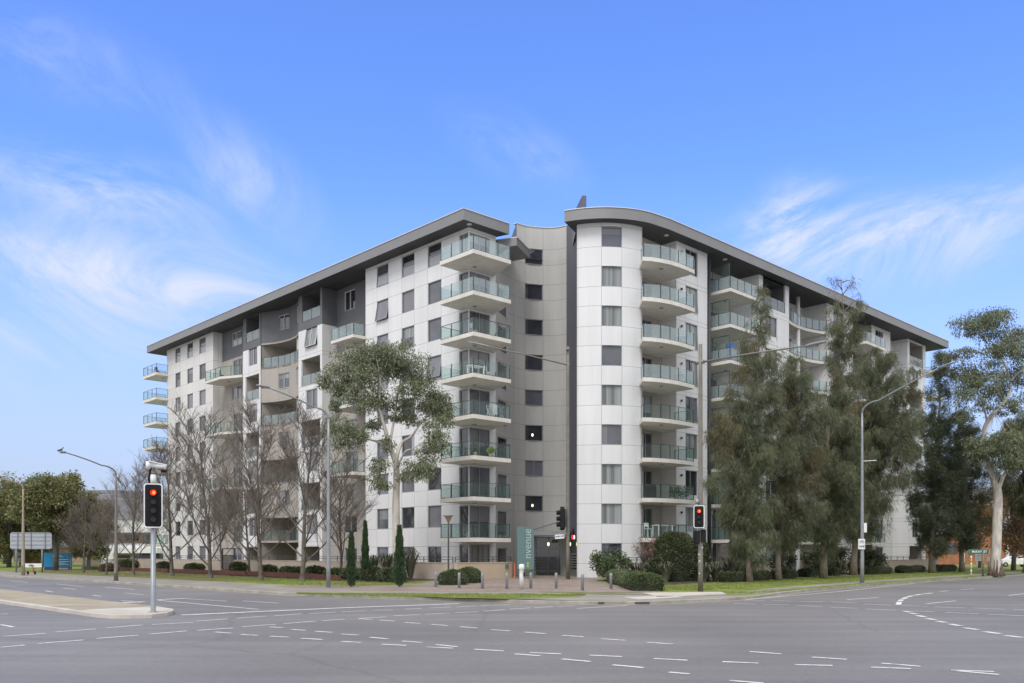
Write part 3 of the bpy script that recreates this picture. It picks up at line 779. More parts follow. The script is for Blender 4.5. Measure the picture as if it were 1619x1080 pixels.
# ================================================================== ground
def sheet(name, poly_uv, mats, off=0.0, zfun=gz_uv, kind='structure', cuts=(), flat=None):
    bm = bmesh.new()
    f = bm.faces.new([bm.verts.new((u, v, 0)) for u, v in poly_uv])
    bmesh.ops.triangulate(bm, faces=[f])
    if flat is None:
        s = 1/math.sqrt(2)
        for co, no in (((24, 0, 0), (1, 0, 0)), ((40, 0, 0), (1, 0, 0)), ((0, 24, 0), (0, 1, 0)), ((0, 40, 0), (0, 1, 0)), ((0, 0, 0), (s, -s, 0))):
            bmesh.ops.bisect_plane(bm, geom=bm.verts[:]+bm.edges[:]+bm.faces[:], plane_co=co, plane_no=no, dist=1e-5)
    for v in bm.verts:
        z = flat if flat is not None else zfun(v.co.x, v.co.y)
        p = W(v.co.x, v.co.y, z+off); v.co = p
    bmesh.ops.recalc_face_normals(bm, faces=bm.faces[:])
    for f in bm.faces:
        if f.normal.z < 0: f.normal_flip()
    me = bpy.data.meshes.new(name); bm.to_mesh(me); bm.free()
    me.materials.append(mats); o = bpy.data.objects.new(name, me); COL.objects.link(o)
    if kind: o['kind'] = kind
    return o

def ground_mat(name, cols, scale, rough, bump=0.3, bscale=60, spots=None, fine=None):
    m = mat(name, cols[0], rough, 0.0, scale, bump, bscale, spec=0.35)
    nt = m.node_tree; n = nt.nodes; l = nt.links
    rp = [x for x in n if x.type == 'VALTORGB'][0]
    rp.color_ramp.elements[0].color = (*cols[0], 1); rp.color_ramp.elements[1].color = (*cols[1], 1)
    rp.color_ramp.elements[0].position = .35; rp.color_ramp.elements[1].position = .65
    b = n['Principled BSDF']; cur = rp.outputs['Color']
    tc = [x for x in n if x.type == 'TEX_COORD'][0]
    if fine:
        no = n.new('ShaderNodeTexNoise'); no.inputs['Scale'].default_value = fine[0]; no.inputs['Detail'].default_value = 8; no.inputs['Roughness'].default_value = .75
        l.new(tc.outputs['Object'], no.inputs['Vector'])
        mr = n.new('ShaderNodeMapRange'); mr.inputs[1].default_value = .3; mr.inputs[2].default_value = .7; mr.inputs[3].default_value = 1-fine[1]; mr.inputs[4].default_value = 1+fine[1]
        l.new(no.outputs['Fac'], mr.inputs[0])
        mx = n.new('ShaderNodeMix'); mx.data_type = 'RGBA'; mx.blend_type = 'MULTIPLY'; mx.inputs[0].default_value = 1
        l.new(cur, mx.inputs[6]); l.new(mr.outputs[0], mx.inputs[7]); cur = mx.outputs[2]
    l.new(cur, b.inputs['Base Color'])
    return m
ASPH = ground_mat('asphalt', ((0.178, 0.168, 0.164), (0.226, 0.214, 0.208)), 0.13, 0.62, 0.25, 90, fine=(7, .16))
nt = ASPH.node_tree; n = nt.nodes; l = nt.links   # tyre-polished streaks and sealed cracks
b = n['Principled BSDF']; src = b.inputs['Base Color'].links[0].from_socket
tc = [x for x in n if x.type == 'TEX_COORD'][0]
mp = n.new('ShaderNodeMapping'); mp.inputs['Rotation'].default_value = (0, 0, math.radians(-44)); mp.inputs['Scale'].default_value = (0.05, .75, 1)
no = n.new('ShaderNodeTexNoise'); no.inputs['Scale'].default_value = 1; no.inputs['Detail'].default_value = 5
l.new(tc.outputs['Object'], mp.inputs[0]); l.new(mp.outputs[0], no.inputs['Vector'])
mr = n.new('ShaderNodeMapRange'); mr.inputs[1].default_value = .38; mr.inputs[2].default_value = .66; mr.inputs[3].default_value = .88; mr.inputs[4].default_value = 1.06
l.new(no.outputs['Fac'], mr.inputs[0])
vo = n.new('ShaderNodeTexVoronoi'); vo.feature = 'DISTANCE_TO_EDGE'; vo.inputs['Scale'].default_value = .11
nz = n.new('ShaderNodeTexNoise'); nz.inputs['Scale'].default_value = .9; nz.inputs['Detail'].default_value = 5
va = n.new('ShaderNodeMixRGB'); va.inputs[0].default_value = .35
l.new(tc.outputs['Object'], nz.inputs['Vector']); l.new(tc.outputs['Object'], va.inputs[1]); l.new(nz.outputs['Color'], va.inputs[2]); l.new(va.outputs[0], vo.inputs['Vector'])
cr = n.new('ShaderNodeMapRange'); cr.inputs[1].default_value = 0.0; cr.inputs[2].default_value = .008; cr.inputs[3].default_value = .86; cr.inputs[4].default_value = 1
l.new(vo.outputs['Distance'], cr.inputs[0])
mu = n.new('ShaderNodeMath'); mu.operation = 'MULTIPLY'; l.new(mr.outputs[0], mu.inputs[0]); l.new(cr.outputs[0], mu.inputs[1])
mx = n.new('ShaderNodeMix'); mx.data_type = 'RGBA'; mx.blend_type = 'MULTIPLY'; mx.inputs[0].default_value = 1
l.new(src, mx.inputs[6]); l.new(mu.outputs[0], mx.inputs[7]); l.new(mx.outputs[2], b.inputs['Base Color'])

GRASS = ground_mat('lawn_grass', ((0.135, 0.175, 0.03), (0.245, 0.285, 0.065)), 0.5, 0.9, 0.6, 50, fine=(9, .35))
DRYGRASS = ground_mat('dry_lawn', ((0.14, 0.135, 0.045), (0.20, 0.185, 0.075)), 0.5, 0.9, 0.6, 50, fine=(9, .35))
CONC = ground_mat('concrete_path', ((0.235, 0.215, 0.19), (0.31, 0.285, 0.25)), 0.5, 0.85, 0.2, 60, fine=(6, .12))
KERB = ground_mat('kerb_concrete', ((0.27, 0.25, 0.215), (0.38, 0.355, 0.31)), 1.1, 0.85, 0.3, 40, fine=(7, .15))
PALE = ground_mat('pale_concrete', ((0.44, 0.41, 0.36), (0.56, 0.52, 0.46)), 0.8, 0.85, 0.2, 50, fine=(7, .10))
MULCH = ground_mat('mulch', ((0.055, 0.042, 0.03), (0.11, 0.085, 0.06)), 1.2, 0.95, 0.8, 25, fine=(10, .4))
PAVE = ground_mat('pinkish_pavers', ((0.27, 0.215, 0.182), (0.345, 0.28, 0.24)), 0.4, 0.55, 0.1, 50, fine=(5, .12))
nt = PAVE.node_tree; n = nt.nodes; l = nt.links
b = n['Principled BSDF']; src = b.inputs['Base Color'].links[0].from_socket
tc = [x for x in n if x.type == 'TEX_COORD'][0]
mp = n.new('ShaderNodeMapping'); mp.inputs['Rotation'].default_value = (0, 0, math.radians(-44)); l.new(tc.outputs['Object'], mp.inputs[0])
bk = n.new('ShaderNodeTexBrick'); bk.inputs['Scale'].default_value = 1.0; bk.inputs['Brick Width'].default_value = .8; bk.inputs['Row Height'].default_value = .4; bk.inputs['Mortar Size'].default_value = .018
bk.inputs['Color1'].default_value = (1, 1, 1, 1); bk.inputs['Color2'].default_value = (.86, .84, .83, 1); bk.inputs['Mortar'].default_value = (.55, .55, .55, 1)
l.new(mp.outputs[0], bk.inputs['Vector'])
mx = n.new('ShaderNodeMix'); mx.data_type = 'RGBA'; mx.blend_type = 'MULTIPLY'; mx.inputs[0].default_value = 1
l.new(src, mx.inputs[6]); l.new(bk.outputs['Color'], mx.inputs[7]); l.new(mx.outputs[2], b.inputs['Base Color'])

# road: one sheet to the horizon
big = 4000
me = bpy.data.meshes.new('road'); me.from_pydata([(-big, -300, 0), (big, -300, 0), (big, big, 0), (-big, big, 0)], [], [(0, 1, 2, 3)]); me.materials.append(ASPH)
o = bpy.data.objects.new('road', me); COL.objects.link(o); o['kind'] = 'structure'

kerb = [(21.6, 420), (21.6, 100), (21.9, 88), (22.6, 72), (22.9, 60), (22.85, 50), (22.85, 42.0), (23.5, 36.9), (24.7, 33.2), (25.8, 29.8), (26.65, 27), (27.6, 24.9), (28.9, 23.4), (30.3, 22.6), (32, 22.3), (35, 21.9), (38.4, 22.3), (42.3, 23.2), (48, 24.1), (55, 24.75), (72, 25.8), (94, 26.4), (120, 26.8), (420, 26.8)]
def smooth_uv(p, n=5): return smooth_line(p, n)
KB = [kerb[0]]+smooth_uv(kerb[1:-1], 4)+[kerb[-1]]
def offs(line, d):
    out = []
    for i, p in enumerate(line):
        a = line[max(i-1, 0)]; c = line[min(i+1, len(line)-1)]
        dx, dy = c[0]-a[0], c[1]-a[1]; L = math.hypot(dx, dy)
        out.append((p[0]-dy/L*d, p[1]+dx/L*d))     # left of travel = towards the building
    return out
K0, K1, KG = KB, offs(KB, 0.16), offs(KB, -0.42)
sheet('verge', K1+[(420, 420)], GRASS)
mb = MB()
for a, b, c, d in zip(K0, K0[1:], K1, K1[1:]):
    lo = [W(*a, 0.0), W(*b, 0.0)]; e = [W(*a, 0.12), W(*b, 0.12)]; t0 = [W(*[a[i]*.85+c[i]*.15 for i in (0, 1)], .145), W(*[b[i]*.85+d[i]*.15 for i in (0, 1)], .145)]
    hi = [W(*c, .146), W(*d, .146)]; dn = [W(*c, .0), W(*d, .0)]
    mb.poly([lo[0], lo[1], e[1], e[0]]); mb.poly([e[0], e[1], t0[1], t0[0]]); mb.poly([t0[0], t0[1], hi[1], hi[0]]); mb.poly([hi[0], hi[1], dn[1], dn[0]])
o = mb.build('kerb', KERB); o['kind'] = 'structure'
mb = MB()
for a, b, c, d in zip(KG, KG[1:], K0, K0[1:]):
    mb.poly([W(*a, .004), W(*b, .004), W(*d, .006), W(*c, .006)])
o = mb.build('gutter', CONC); o['kind'] = 'structure'

def gp(*xy): return [GUV(x, y) for x, y in xy]
def near(line, d0, d1, i0, i1):    # strip between two offsets of the kerb
    a = offs(line, d0)[i0:i1]; b = offs(line, d1)[i0:i1]
    return a+b[::-1]
iL = max(i for i, p in enumerate(KB) if p[1] > 40); iR = min(i for i, p in enumerate(KB) if p[0] > 37)
sheet('footpath', near(KB, .17, 4.6, 0, iL+1), CONC, .004)
sheet('corner_footpath', near(KB, .17, 5.4, iL, iR+1), CONC, .005)
sheet('paved_plaza', [(26.2, 48), (27.2, 38.5), (28.6, 35.2), (30, 32.5), (32.4, 29.6), (36.4, 26.6), (38, 28.4), (41.2, 34), (45, 38.5), (49, 41.6), (51.5, 44), (51.2, 54), (47, 50.4), (44.8, 46.6), (39.2, 46.6), (37.4, 46.4), (33.5, 43.2), (31, 43), (29, 48)], PAVE, .009)
sheet('kerbside_grass', gp((455, 935), (540, 936.4), (640, 937.8), (720, 938.8), (800, 939.8), (870, 940.6), (930, 941), (915, 943.5), (860, 946), (800, 947.2), (720, 945), (640, 942.2), (540, 939.6)), GRASS, .010)
sheet('path', [(38.4, 24.0), (46, 25.9), (56, 27.0), (75, 28.3), (100, 29.0), (200, 29.2), (200, 27.6), (100, 27.6), (75, 27.0), (56, 25.8), (46, 24.8), (39.2, 23.0)], CONC, .004)
sheet('ramp', gp((1015, 937.5), (1140, 935.5), (1150, 939), (1040, 943.5)), PALE, .014)
sheet('footpath_slab', gp((985, 944), (1060, 941.5), (1085, 943.5), (1010, 947.5)), PALE, .014)
sheet('dry_grass', [(27.2, 60), (33, 60), (35.2, 70), (35.2, 105), (27, 105)], DRYGRASS, .006)
sheet('garden_bed', [(35.6, 46.9), (39.3, 46.9), (39.3, 110), (35.6, 110), (35.6, 58), (33.2, 51), (33.2, 47)], MULCH, .006)
sheet('planted_bed', [(40.6, 33.6), (41.5, 31.5), (48, 32.3), (60, 34.0), (80, 35.6), (112, 36.2), (112, 41.2), (58, 41.2), (52.5, 41.8), (47.6, 40.2)], MULCH, .006)
sheet('building_apron', [(39.3, 46.8), (46.5, 46.8), (47, 50.6), (44, 50.6), (44, 112), (39.3, 112)], PAVE, .012)

# median island
isl = [(13.5, 400), (13.5, 33.6), (13.35, 32.0), (12.9, 30.9), (12.3, 30.0), (11.6, 29.55), (10.95, 29.7), (10.5, 30.3), (10.35, 31.2), (10.2, 42), (10.0, 400)]
ins = [(13.34, 400), (13.34, 33.6), (13.2, 32.1), (12.76, 31.0), (12.2, 30.15), (11.6, 29.75), (11.05, 29.87), (10.65, 30.4), (10.5, 31.2), (10.36, 42), (10.16, 400)]
mb = MB()
for i in range(len(isl)-1):
    a, b, c, d = isl[i], isl[i+1], ins[i], ins[i+1]
    mb.poly([W(*b, 0), W(*a, 0), W(*a, .125), W(*b, .125)]); mb.poly([W(*b, .125), W(*a, .125), W(*c, .15), W(*d, .15)])
o = mb.build('island_kerb', PALE); o['kind'] = 'structure'
ISLM = ground_mat('exposed_aggregate', ((0.33, 0.285, 0.22), (0.42, 0.37, 0.29)), .8, .9, .5, 40, fine=(12, .2))
nt = ISLM.node_tree; n = nt.nodes; l = nt.links
b = n['Principled BSDF']; src = b.inputs['Base Color'].links[0].from_socket; tc = [x for x in n if x.type == 'TEX_COORD'][0]
mp = n.new('ShaderNodeMapping'); mp.inputs['Rotation'].default_value = (0, 0, math.radians(-43.9)); l.new(tc.outputs['Object'], mp.inputs[0])
bk = n.new('ShaderNodeTexBrick'); bk.offset = 0; bk.inputs['Scale'].default_value = 1.0; bk.inputs['Brick Width'].default_value = 9.0; bk.inputs['Row Height'].default_value = 1.8; bk.inputs['Mortar Size'].default_value = .022
bk.inputs['Color1'].default_value = (1, 1, 1, 1); bk.inputs['Color2'].default_value = (.93, .92, .90, 1); bk.inputs['Mortar'].default_value = (.5, .48, .45, 1); l.new(mp.outputs[0], bk.inputs['Vector'])
mx = n.new('ShaderNodeMix'); mx.data_type = 'RGBA'; mx.blend_type = 'MULTIPLY'; mx.inputs[0].default_value = 1
l.new(src, mx.inputs[6]); l.new(bk.outputs['Color'], mx.inputs[7]); l.new(mx.outputs[2], b.inputs['Base Color'])
sheet('median_island', [(13.34, 400), (13.34, 33.0), (10.46, 33.0), (10.36, 42), (10.16, 400)], ISLM, flat=.150)
sheet('island_nose', [(13.30, 33.3), (13.2, 32.1), (12.76, 31.0), (12.2, 30.15), (11.6, 29.75), (11.05, 29.87), (10.65, 30.4), (10.5, 31.2), (10.47, 33.3)], PALE, flat=.154)

# painted markings: measured on the photograph, laid on the road
MK = ground_mat('road_paint', ((0.62, 0.62, 0.61), (0.80, 0.80, 0.79)), 3.0, .6, .1, 60, fine=(14, .12))
def zz(s, y0, L, x0=0): return [(x0+a/s, y0+b/s, x0+c/s, y0+d/s) for a, b, c, d in L]
S = []
S += zz(2.998, 880, [(15,378,215,364),(265,357,455,343),(503,338,678,324),(720,322,915,312),(930,306,1080,295),(1118,292,1260,283),(1297,281,1430,271),(1465,271,1590,263),
 (0,430,118,419),(180,412,396,395),(457,388,655,373),(703,368,887,352),(935,350,1105,338),(1148,332,1307,321),(1345,318,1495,306),(1530,304,1635,296),
 (1017,357,1095,363),(1140,369,1222,373),(1280,377,1368,382),(1428,387,1527,393),(1278,333,1342,337),(1380,345,1450,350),(1495,354,1575,359),
 (745,207,1225,250),(865,199,1075,211),(1152,210,1320,221),(0,322,62,333),(0,273,38,271),(265,130,400,142),(300,150,360,156),(500,145,640,157),(590,173,680,180),(215,162,250,168),(440,183,480,188),(50,115,135,123),(0,138,80,142),(575,208,640,213)])
S += zz(2.998, 880, [(0,262,117,257),(148,255,243,253),(300,249,380,246),(415,244,515,239),(545,239,635,234),(660,232,800,227),(80,293,212,286),(245,281,370,275),(398,273,515,268),(538,266,648,261),(673,259,775,252),(797,249,897,243),(913,243,1005,237),(1025,236,1105,233),(1115,246,1355,231),
 (80,294,143,298),(180,301,252,306),(300,312,373,317),(425,321,503,327),(562,332,645,339),(708,346,800,352),(870,358,967,365),(1045,373,1147,380),(1230,389,1347,397),(1447,406,1570,414),
 (0,367,80,372),(133,382,223,390),(287,400,383,407),(447,417,550,427),(820,461,943,470),(1045,485,1180,497),(1285,513,1432,526),(1550,547,1650,556),
 (0,402,92,407),(190,415,307,421),(402,428,528,434),(630,439,768,447),(893,455,1040,461),(1175,467,1330,474),(1480,483,1640,491)], 540)
S += zz(3.004, 860, [(240,283,350,287),(385,287,503,290),(537,292,662,297),(695,299,828,306),(865,308,1007,315),(1085,319,1200,322),(1245,325,1405,332),(1450,334,1640,342),
 (290,268,390,269),(420,269,528,272),(558,272,673,275),(703,275,825,281),(860,285,985,291),(1040,293,1160,297),(1197,299,1340,304),(1380,304,1530,310),(1570,311,1640,314),
 (778,265,930,254),(1155,284,1297,270),(1545,245,1640,234),(300,264,700,230),(700,230,1100,188),(1220,226,1260,222),(1320,217,1385,213),
 (317,511,467,522),(612,537,777,548),(943,566,1127,581),(1275,600,1500,620),(187,559,358,566),(530,573,710,577),(892,585,1082,592),(1275,599,1477,606),(222,648,380,661)], 1080)
nt = MK.node_tree; n = nt.nodes; l = nt.links      # paint worn through to the asphalt
b = n['Principled BSDF']; src = b.inputs['Base Color'].links[0].from_socket
tc = [x for x in n if x.type == 'TEX_COORD'][0]
no = n.new('ShaderNodeTexNoise'); no.inputs['Scale'].default_value = 5.5; no.inputs['Detail'].default_value = 9; no.inputs['Roughness'].default_value = .8; l.new(tc.outputs['Object'], no.inputs['Vector'])
mr = n.new('ShaderNodeMapRange'); mr.inputs[1].default_value = .50; mr.inputs[2].default_value = .66; mr.inputs[3].default_value = 0; mr.inputs[4].default_value = .85; l.new(no.outputs['Fac'], mr.inputs[0])
mx = n.new('ShaderNodeMix'); mx.data_type = 'RGBA'; l.new(mr.outputs[0], mx.inputs[0]); l.new(src, mx.inputs[6]); mx.inputs[7].default_value = (.21, .205, .21, 1); l.new(mx.outputs[2], b.inputs['Base Color'])
mb = MB()
def stripe(x0, y0, x1, y1, w, z=.008):
    a, b = G(x0, y0, z), G(x1, y1, z); d = (b-a); d.z = 0
    if d.length < .05: return
    d.normalize(); n = Vector((-d.y, d.x, 0))*w/2
    k = 3; pts = [a.lerp(b, i/k) for i in range(k+1)]
    for p, q in zip(pts, pts[1:]): mb.poly([p-n, q-n, q+n, p+n])
for s in S: stripe(*s, .13)
for i, s in enumerate(zz(3.004, 860, [(1185,233,1140,238),(1130,239,1100,244),(1090,246,1065,252),(1060,254,1045,261),(1040,264,1030,271),(1028,275,1022,289),(1050,319,1080,324),(1080,328,1110,333),(1112,339,1148,347),(1155,353,1195,360),(1203,366,1248,373),(1265,380,1320,389),(1337,398,1400,407),(1430,416,1503,426),(1530,434,1610,444)], 1080)):
    stripe(*s, .22, .0095)
stripe(540-253, 880+277/2.998, 540, 880+243/2.998, .32, .011); stripe(540.1, 880+243/2.998, 540+560/2.998, 880+223/2.998, .32, .011)
stripe(190, 952.9, 229, 951.6, .5, .012); stripe(248, 948.2, 293, 946.2, .35, .012)
o = mb.build('road_markings', MK); o['kind'] = 'structure'
MKX = MATS['asphalt']

# repairs, covers and the kerb inlet
IRON = mat('cast_iron', (.07, .068, .066), .7, .3, 14, bump=.6, bscale=30)
ia = min(range(len(KB)), key=lambda i: abs(KB[i][0]-28.3)+abs(KB[i][1]-24)); A = W(*KB[ia]); Bq = W(*KB[min(ia+4, len(KB)-1)])
mb = MB(); d = (Bq-A).normalized(); n_ = Vector((-d.y, d.x, 0))
mb.prism([A-n_*.03, A+d*2.2-n_*.03, A+d*2.2+n_*.05, A+n_*.05], .02, .11)
o = mb.build('kerb_drain', IRON, None, origin=A); tag(o, 'dark drain inlet in the kerb at the street corner', 'drain')

# hills far behind
HM = mat('wooded_hill', (0.125, 0.12, 0.115), .95, .4, .02, bump=.0)
mb = MB(); prev = None; rr = random.Random(3)
N = 90; rows = []
for i in range(N+1):
    a = -1.2+2.4*i/N
    h = 225+45*math.sin(a*5.0+1.0)+26*math.sin(a*13+.5)+10*math.sin(a*37)
    row = []
    for j, (dist, fz) in enumerate(((1900, -.01), (2250, .45), (2600, .85), (2900, 1.0), (3300, .7))):
        row.append(mb.vert((dist*math.tan(a) if abs(a) < 1.25 else 0, dist, h*fz+(rr.uniform(-4, 4) if j else 0))))
    rows.append(row)
for a, b in zip(rows, rows[1:]):
    for j in range(4): mb.face((a[j], b[j], b[j+1], a[j+1]), 0, True)
o = mb.build('hills', HM); o['kind'] = 'structure'
# ================================================================== vegetation
def rvec(r):
    while True:
        v = Vector((r.uniform(-1, 1), r.uniform(-1, 1), r.uniform(-1, 1)))
        if 0.02 < v.length < 1: return v
def leaf(mb, p, d, L, w, r, mi=0):
    """one kite-shaped leaf from p along d"""
    d = d.normalized(); s = d.cross(rvec(r)).normalized()*w/2
    i = [mb.vert(p), mb.vert(p+d*L*.45+s), mb.vert(p+d*L), mb.vert(p+d*L*.45-s)]
    mb.face(i, mi)
def strip(mb, p, d, L, w, r, mi=0):
    """drooping needle spray: narrow two-step ribbon"""
    d = d.normalized(); s = d.cross(rvec(r)).normalized()*w/2
    m_ = p+d*L*.5; e = p+d*L+Vector((0, 0, -L*.22))
    i = [mb.vert(p-s*.6), mb.vert(p+s*.6), mb.vert(m_+s), mb.vert(e), mb.vert(m_-s)]
    mb.face(i, mi)
def clump(mb, c, rad, n, r, L=.22, w=.075, droop=.5, mi=0, shell=.35):
    rx, ry, rz = rad
    for _ in range(n):
        v = rvec(r); v = v.normalized()*(shell+(1-shell)*r.random()**.6)
        p = Vector(c)+Vector((v.x*rx, v.y*ry, v.z*rz))
        d = v*.5+rvec(r)*.8+Vector((0, 0, -droop))
        leaf(mb, p, d, L*r.uniform(.7, 1.3), w*r.uniform(.7, 1.3), r, mi)

# ---- bare winter trees -------------------------------------------------
def bare_tree_mesh(seed, H, spread=.62, n1=15, n2=10, n3=11, tr=.17, fork=.13):
    r = random.Random(seed); mb = MB(); tw = MB()
    def grow(m_, p, d, L, r0, r1, segs, wob, up, n):
        pts = [p]; rad = [r0]; q = p.copy(); d = d.normalized()
        for i in range(segs):
            d = (d+rvec(r)*wob+Vector((0, 0, up))).normalized()
            q = q+d*L/segs; pts.append(q.copy()); rad.append(r0+(r1-r0)*(i+1)/segs)
        m_.tube(pts, rad, n, 0, False); return pts, d
    trunk, _ = grow(mb, Vector((0, 0, -.1)), Vector((r.uniform(-.08, .08), r.uniform(-.08, .08), 1)), H*.86, tr, .025, 12, .07, .08, 8)
    mb.tube([(0, 0, -.1), (0, 0, .05), (0, 0, .35)], [tr*1.55, tr*1.3, tr*1.02], 8, 0, False)
    def along(pts, t):
        x = t*(len(pts)-1); i = min(int(x), len(pts)-2); return pts[i].lerp(pts[i+1], x-i)
    for i in range(n1):
        t = fork+(.93-fork)*((i+r.random()*.7)/n1)**1.15; az = i*2.4+r.uniform(-.5, .5)
        el = spread*(1.05-.45*t)
        d = Vector((math.cos(az)*el, math.sin(az)*el, .75+.3*t)); L = H*(.58-.40*t)*r.uniform(.85, 1.15)
        b, _ = grow(mb, along(trunk, t), d, L, tr*(.42-.30*t), .016, 7, .10, .07, 6)
        for j in range(n2):
            u = .18+.8*(j+r.random()*.8)/n2; az2 = r.uniform(0, 6.28)
            d2 = (b[-1]-b[0]).normalized()*.8+Vector((math.cos(az2), math.sin(az2), r.uniform(-.1, .7)))*.75
            c, _ = grow(mb, along(b, min(u, .98)), d2, L*(.52-.28*u)*r.uniform(.7, 1.3), .018, .009, 4, .15, .05, 4)
            for k in range(n3):
                w_ = .15+.82*(k+r.random())/n3; az3 = r.uniform(0, 6.28)
                d3 = (c[-1]-c[0]).normalized()*.8+Vector((math.cos(az3), math.sin(az3), r.uniform(-.2, .7)))*.8
                e, _ = grow(tw, along(c, min(w_, .98)), d3, r.uniform(.5, 1.3), .0115, .007, 3, .2, .04, 3)
    return mb, tw
def bare_tree(name, label, seed, H, group, **k):
    a, b = bare_tree_mesh(seed, H, **k)
    o = thing(name, label, 'tree', (0, 0, 0), group=group)
    a.build('trunk', M_BARK, o); b.build('crown', M_TWIG, o)
    return o
GB = 'bare winter trees along the left street'
protoA = bare_tree('bare_tree', 'x', 11, 12.4, GB, spread=.92, fork=.10)
protoB = bare_tree('bare_tree', 'x', 23, 13.4, GB, n1=18, spread=1.02, fork=.07)
protoC = bare_tree('bare_tree', 'x', 37, 8.6, GB, n1=12, n2=9, n3=9, tr=.12, spread=1.05, fork=.14)
rows = [  # photo column of the trunk, u, prototype, scale, turn, label
 (478, 31.7, protoA, 1.03, .3, 'largest bare tree, on the lawn just left of the blue-grey street lamp'),
 (413, 30.4, protoB, .98, 1.7, 'tall leafless tree on the lawn, next bare tree left of the largest one'),
 (333, 30.4, protoB, 1.0, 3.4, 'third bare street tree, counted leftwards from the blue-grey street lamp'),
 (272, 30.7, protoA, .98, 4.4, 'leafless low-forking tree just right of the near traffic light pole'),
 (211, 29.3, protoA, .80, 5.5, 'leafless tree just left of the near traffic light pole'),
 (168, 28.2, protoC, .80, .9, 'small leafless tree immediately left of the middle lamp post by the path railing'),
 (132, 29.5, protoC, .92, 2.2, 'bushy leafless tree standing right of the blue sign'),
 (351, 38.2, protoC, .95, 3.9, 'slender leafless tree against the beige garden wall left of the dark gate'),
 (394, 37.8, protoC, 1.10, 4.7, 'slender leafless tree against the beige garden wall behind the second street tree'),
 (539, 37.6, protoC, 1.05, 5.6, 'leafless tree behind the leftmost cypress, close to the garden wall'),
 (112, 31.5, protoC, .72, .4, 'small leafless tree growing in front of the right half of the blue sign'),
]
first = set()
def at_u(x, u):
    r = (x-809.5)/F_PX; v = u*(DR[1]-DR[0]*r)/(DR[0]*1+DR[1]*r) if False else None
    # sight line through photo column x, at street offset u
    v = u*(DL[1]*1.0+DL[0]*r)/(DR[0]*r+DR[1])
    p = W(u, v); return Vector((p.x, p.y, gz_uv(u, v)))
for x, u, pr, s, a, lab in rows:
    p = at_u(x, u)
    if pr in first: copy_tree(pr, p, a, s, lab)
    else:
        first.add(pr); pr.location = p; pr.rotation_euler = (0, 0, a); pr.scale = (s, s, s); pr['label'] = lab

# ---- gum trees ---------------------------------------------------------
def limb_tree(name, label, base, limbs, clumps, lm, bark, seed, leaf_n=900, L=.26, w=.075, droop=.7, group=None):
    """limbs: list of ([(photo x, y, depth)...], r0, r1); clumps: (x, y, depth, rx, rz, weight) measured on the photograph"""
    r = random.Random(seed)
    o = thing(name, label, 'tree', base, group=group, world=True)
    mb = MB()
    P = lambda q: PX(q[0], q[1], q[2])
    def sm(pts): 
        q = [P(a) for a in pts]; out = []
        for i in range(len(q)-1):
            a, b, c, d = q[max(i-1, 0)], q[i], q[i+1], q[min(i+2, len(q)-1)]
            for k in range(4):
                t = k/4; out.append(0.5*((2*b)+(c-a)*t+(2*a-5*b+4*c-d)*t*t+(3*b-a-3*c+d)*t**3))
        out.append(q[-1]); return out
    ends = []
    for pts, r0, r1 in limbs:
        s = sm(pts); n = len(s)
        mb.tube(s, [r0+(r1-r0)*i/(n-1) for i in range(n)], 9, 0, True); ends += s[n//2:]
    cr = MB()
    for (x, y, Y, rx, rz, wt) in clumps:
        c = P((x, y, Y)); sc_ = Y/F_PX; rx *= sc_*1.14; rz *= sc_*1.22
        near_ = min(ends, key=lambda e: (e-c).length)
        # twigs reaching into the clump
        for _ in range(4):
            e = c+Vector((r.uniform(-.7, .7)*rx, r.uniform(-.7, .7)*rx, r.uniform(-.2, .7)*rz)); m_ = near_.lerp(e, .5)+rvec(r)*.15
            mb.tube([near_, m_, e], [.035, .022, .01], 4, 0, False)
        # sub-clumps so the outline breaks up
        for _ in range(17):
            v = rvec(r); q = c+Vector((v.x*rx*1.08, v.y*rx*1.08, v.z*rz*1.08)); k = r.uniform(.30, .72)
            clump(cr, q, (rx*k*1.1, rx*k*1.1, rz*k), int(leaf_n*wt/15.5), r, L, w, droop, shell=.15)
    mb.build('trunk', bark, o); cr.build('crown', lm, o)
    return o
Yg = 60.2
gum = [([(629, 906, Yg), (627, 860, Yg), (626, 800, Yg), (627, 755, Yg), (626, 728, Yg)], .30, .20),
 ([(626, 732, Yg), (616, 705, Yg-.2), (607, 672, Yg-.4), (598, 645, Yg-.3), (580, 618, Yg), (560, 600, Yg+.3)], .19, .03),
 ([(626, 728, Yg), (634, 702, Yg+.3), (650, 690, Yg+.6), (664, 672, Yg+.8), (682, 650, Yg+1)], .15, .03),
 ([(616, 705, Yg), (622, 670, Yg+.5), (628, 630, Yg+.8), (636, 590, Yg+.8), (642, 570, Yg+.8)], .10, .02),
 ([(598, 645, Yg-.3), (601, 610, Yg-.6), (598, 580, Yg-.6), (594, 560, Yg-.6)], .08, .02),
 ([(620, 715, Yg), (598, 700, Yg-.8), (570, 692, Yg-1.1), (545, 690, Yg-1.2)], .07, .02),
 ([(628, 740, Yg), (640, 715, Yg-.6), (655, 708, Yg-.9), (680, 690, Yg-1.2)], .07, .02),
 ([(627, 760, Yg), (640, 742, Yg-.5), (652, 735, Yg-.7)], .04, .015),
 ([(620, 716, Yg), (605, 728, Yg-.5), (590, 745, Yg-.8)], .04, .015)]
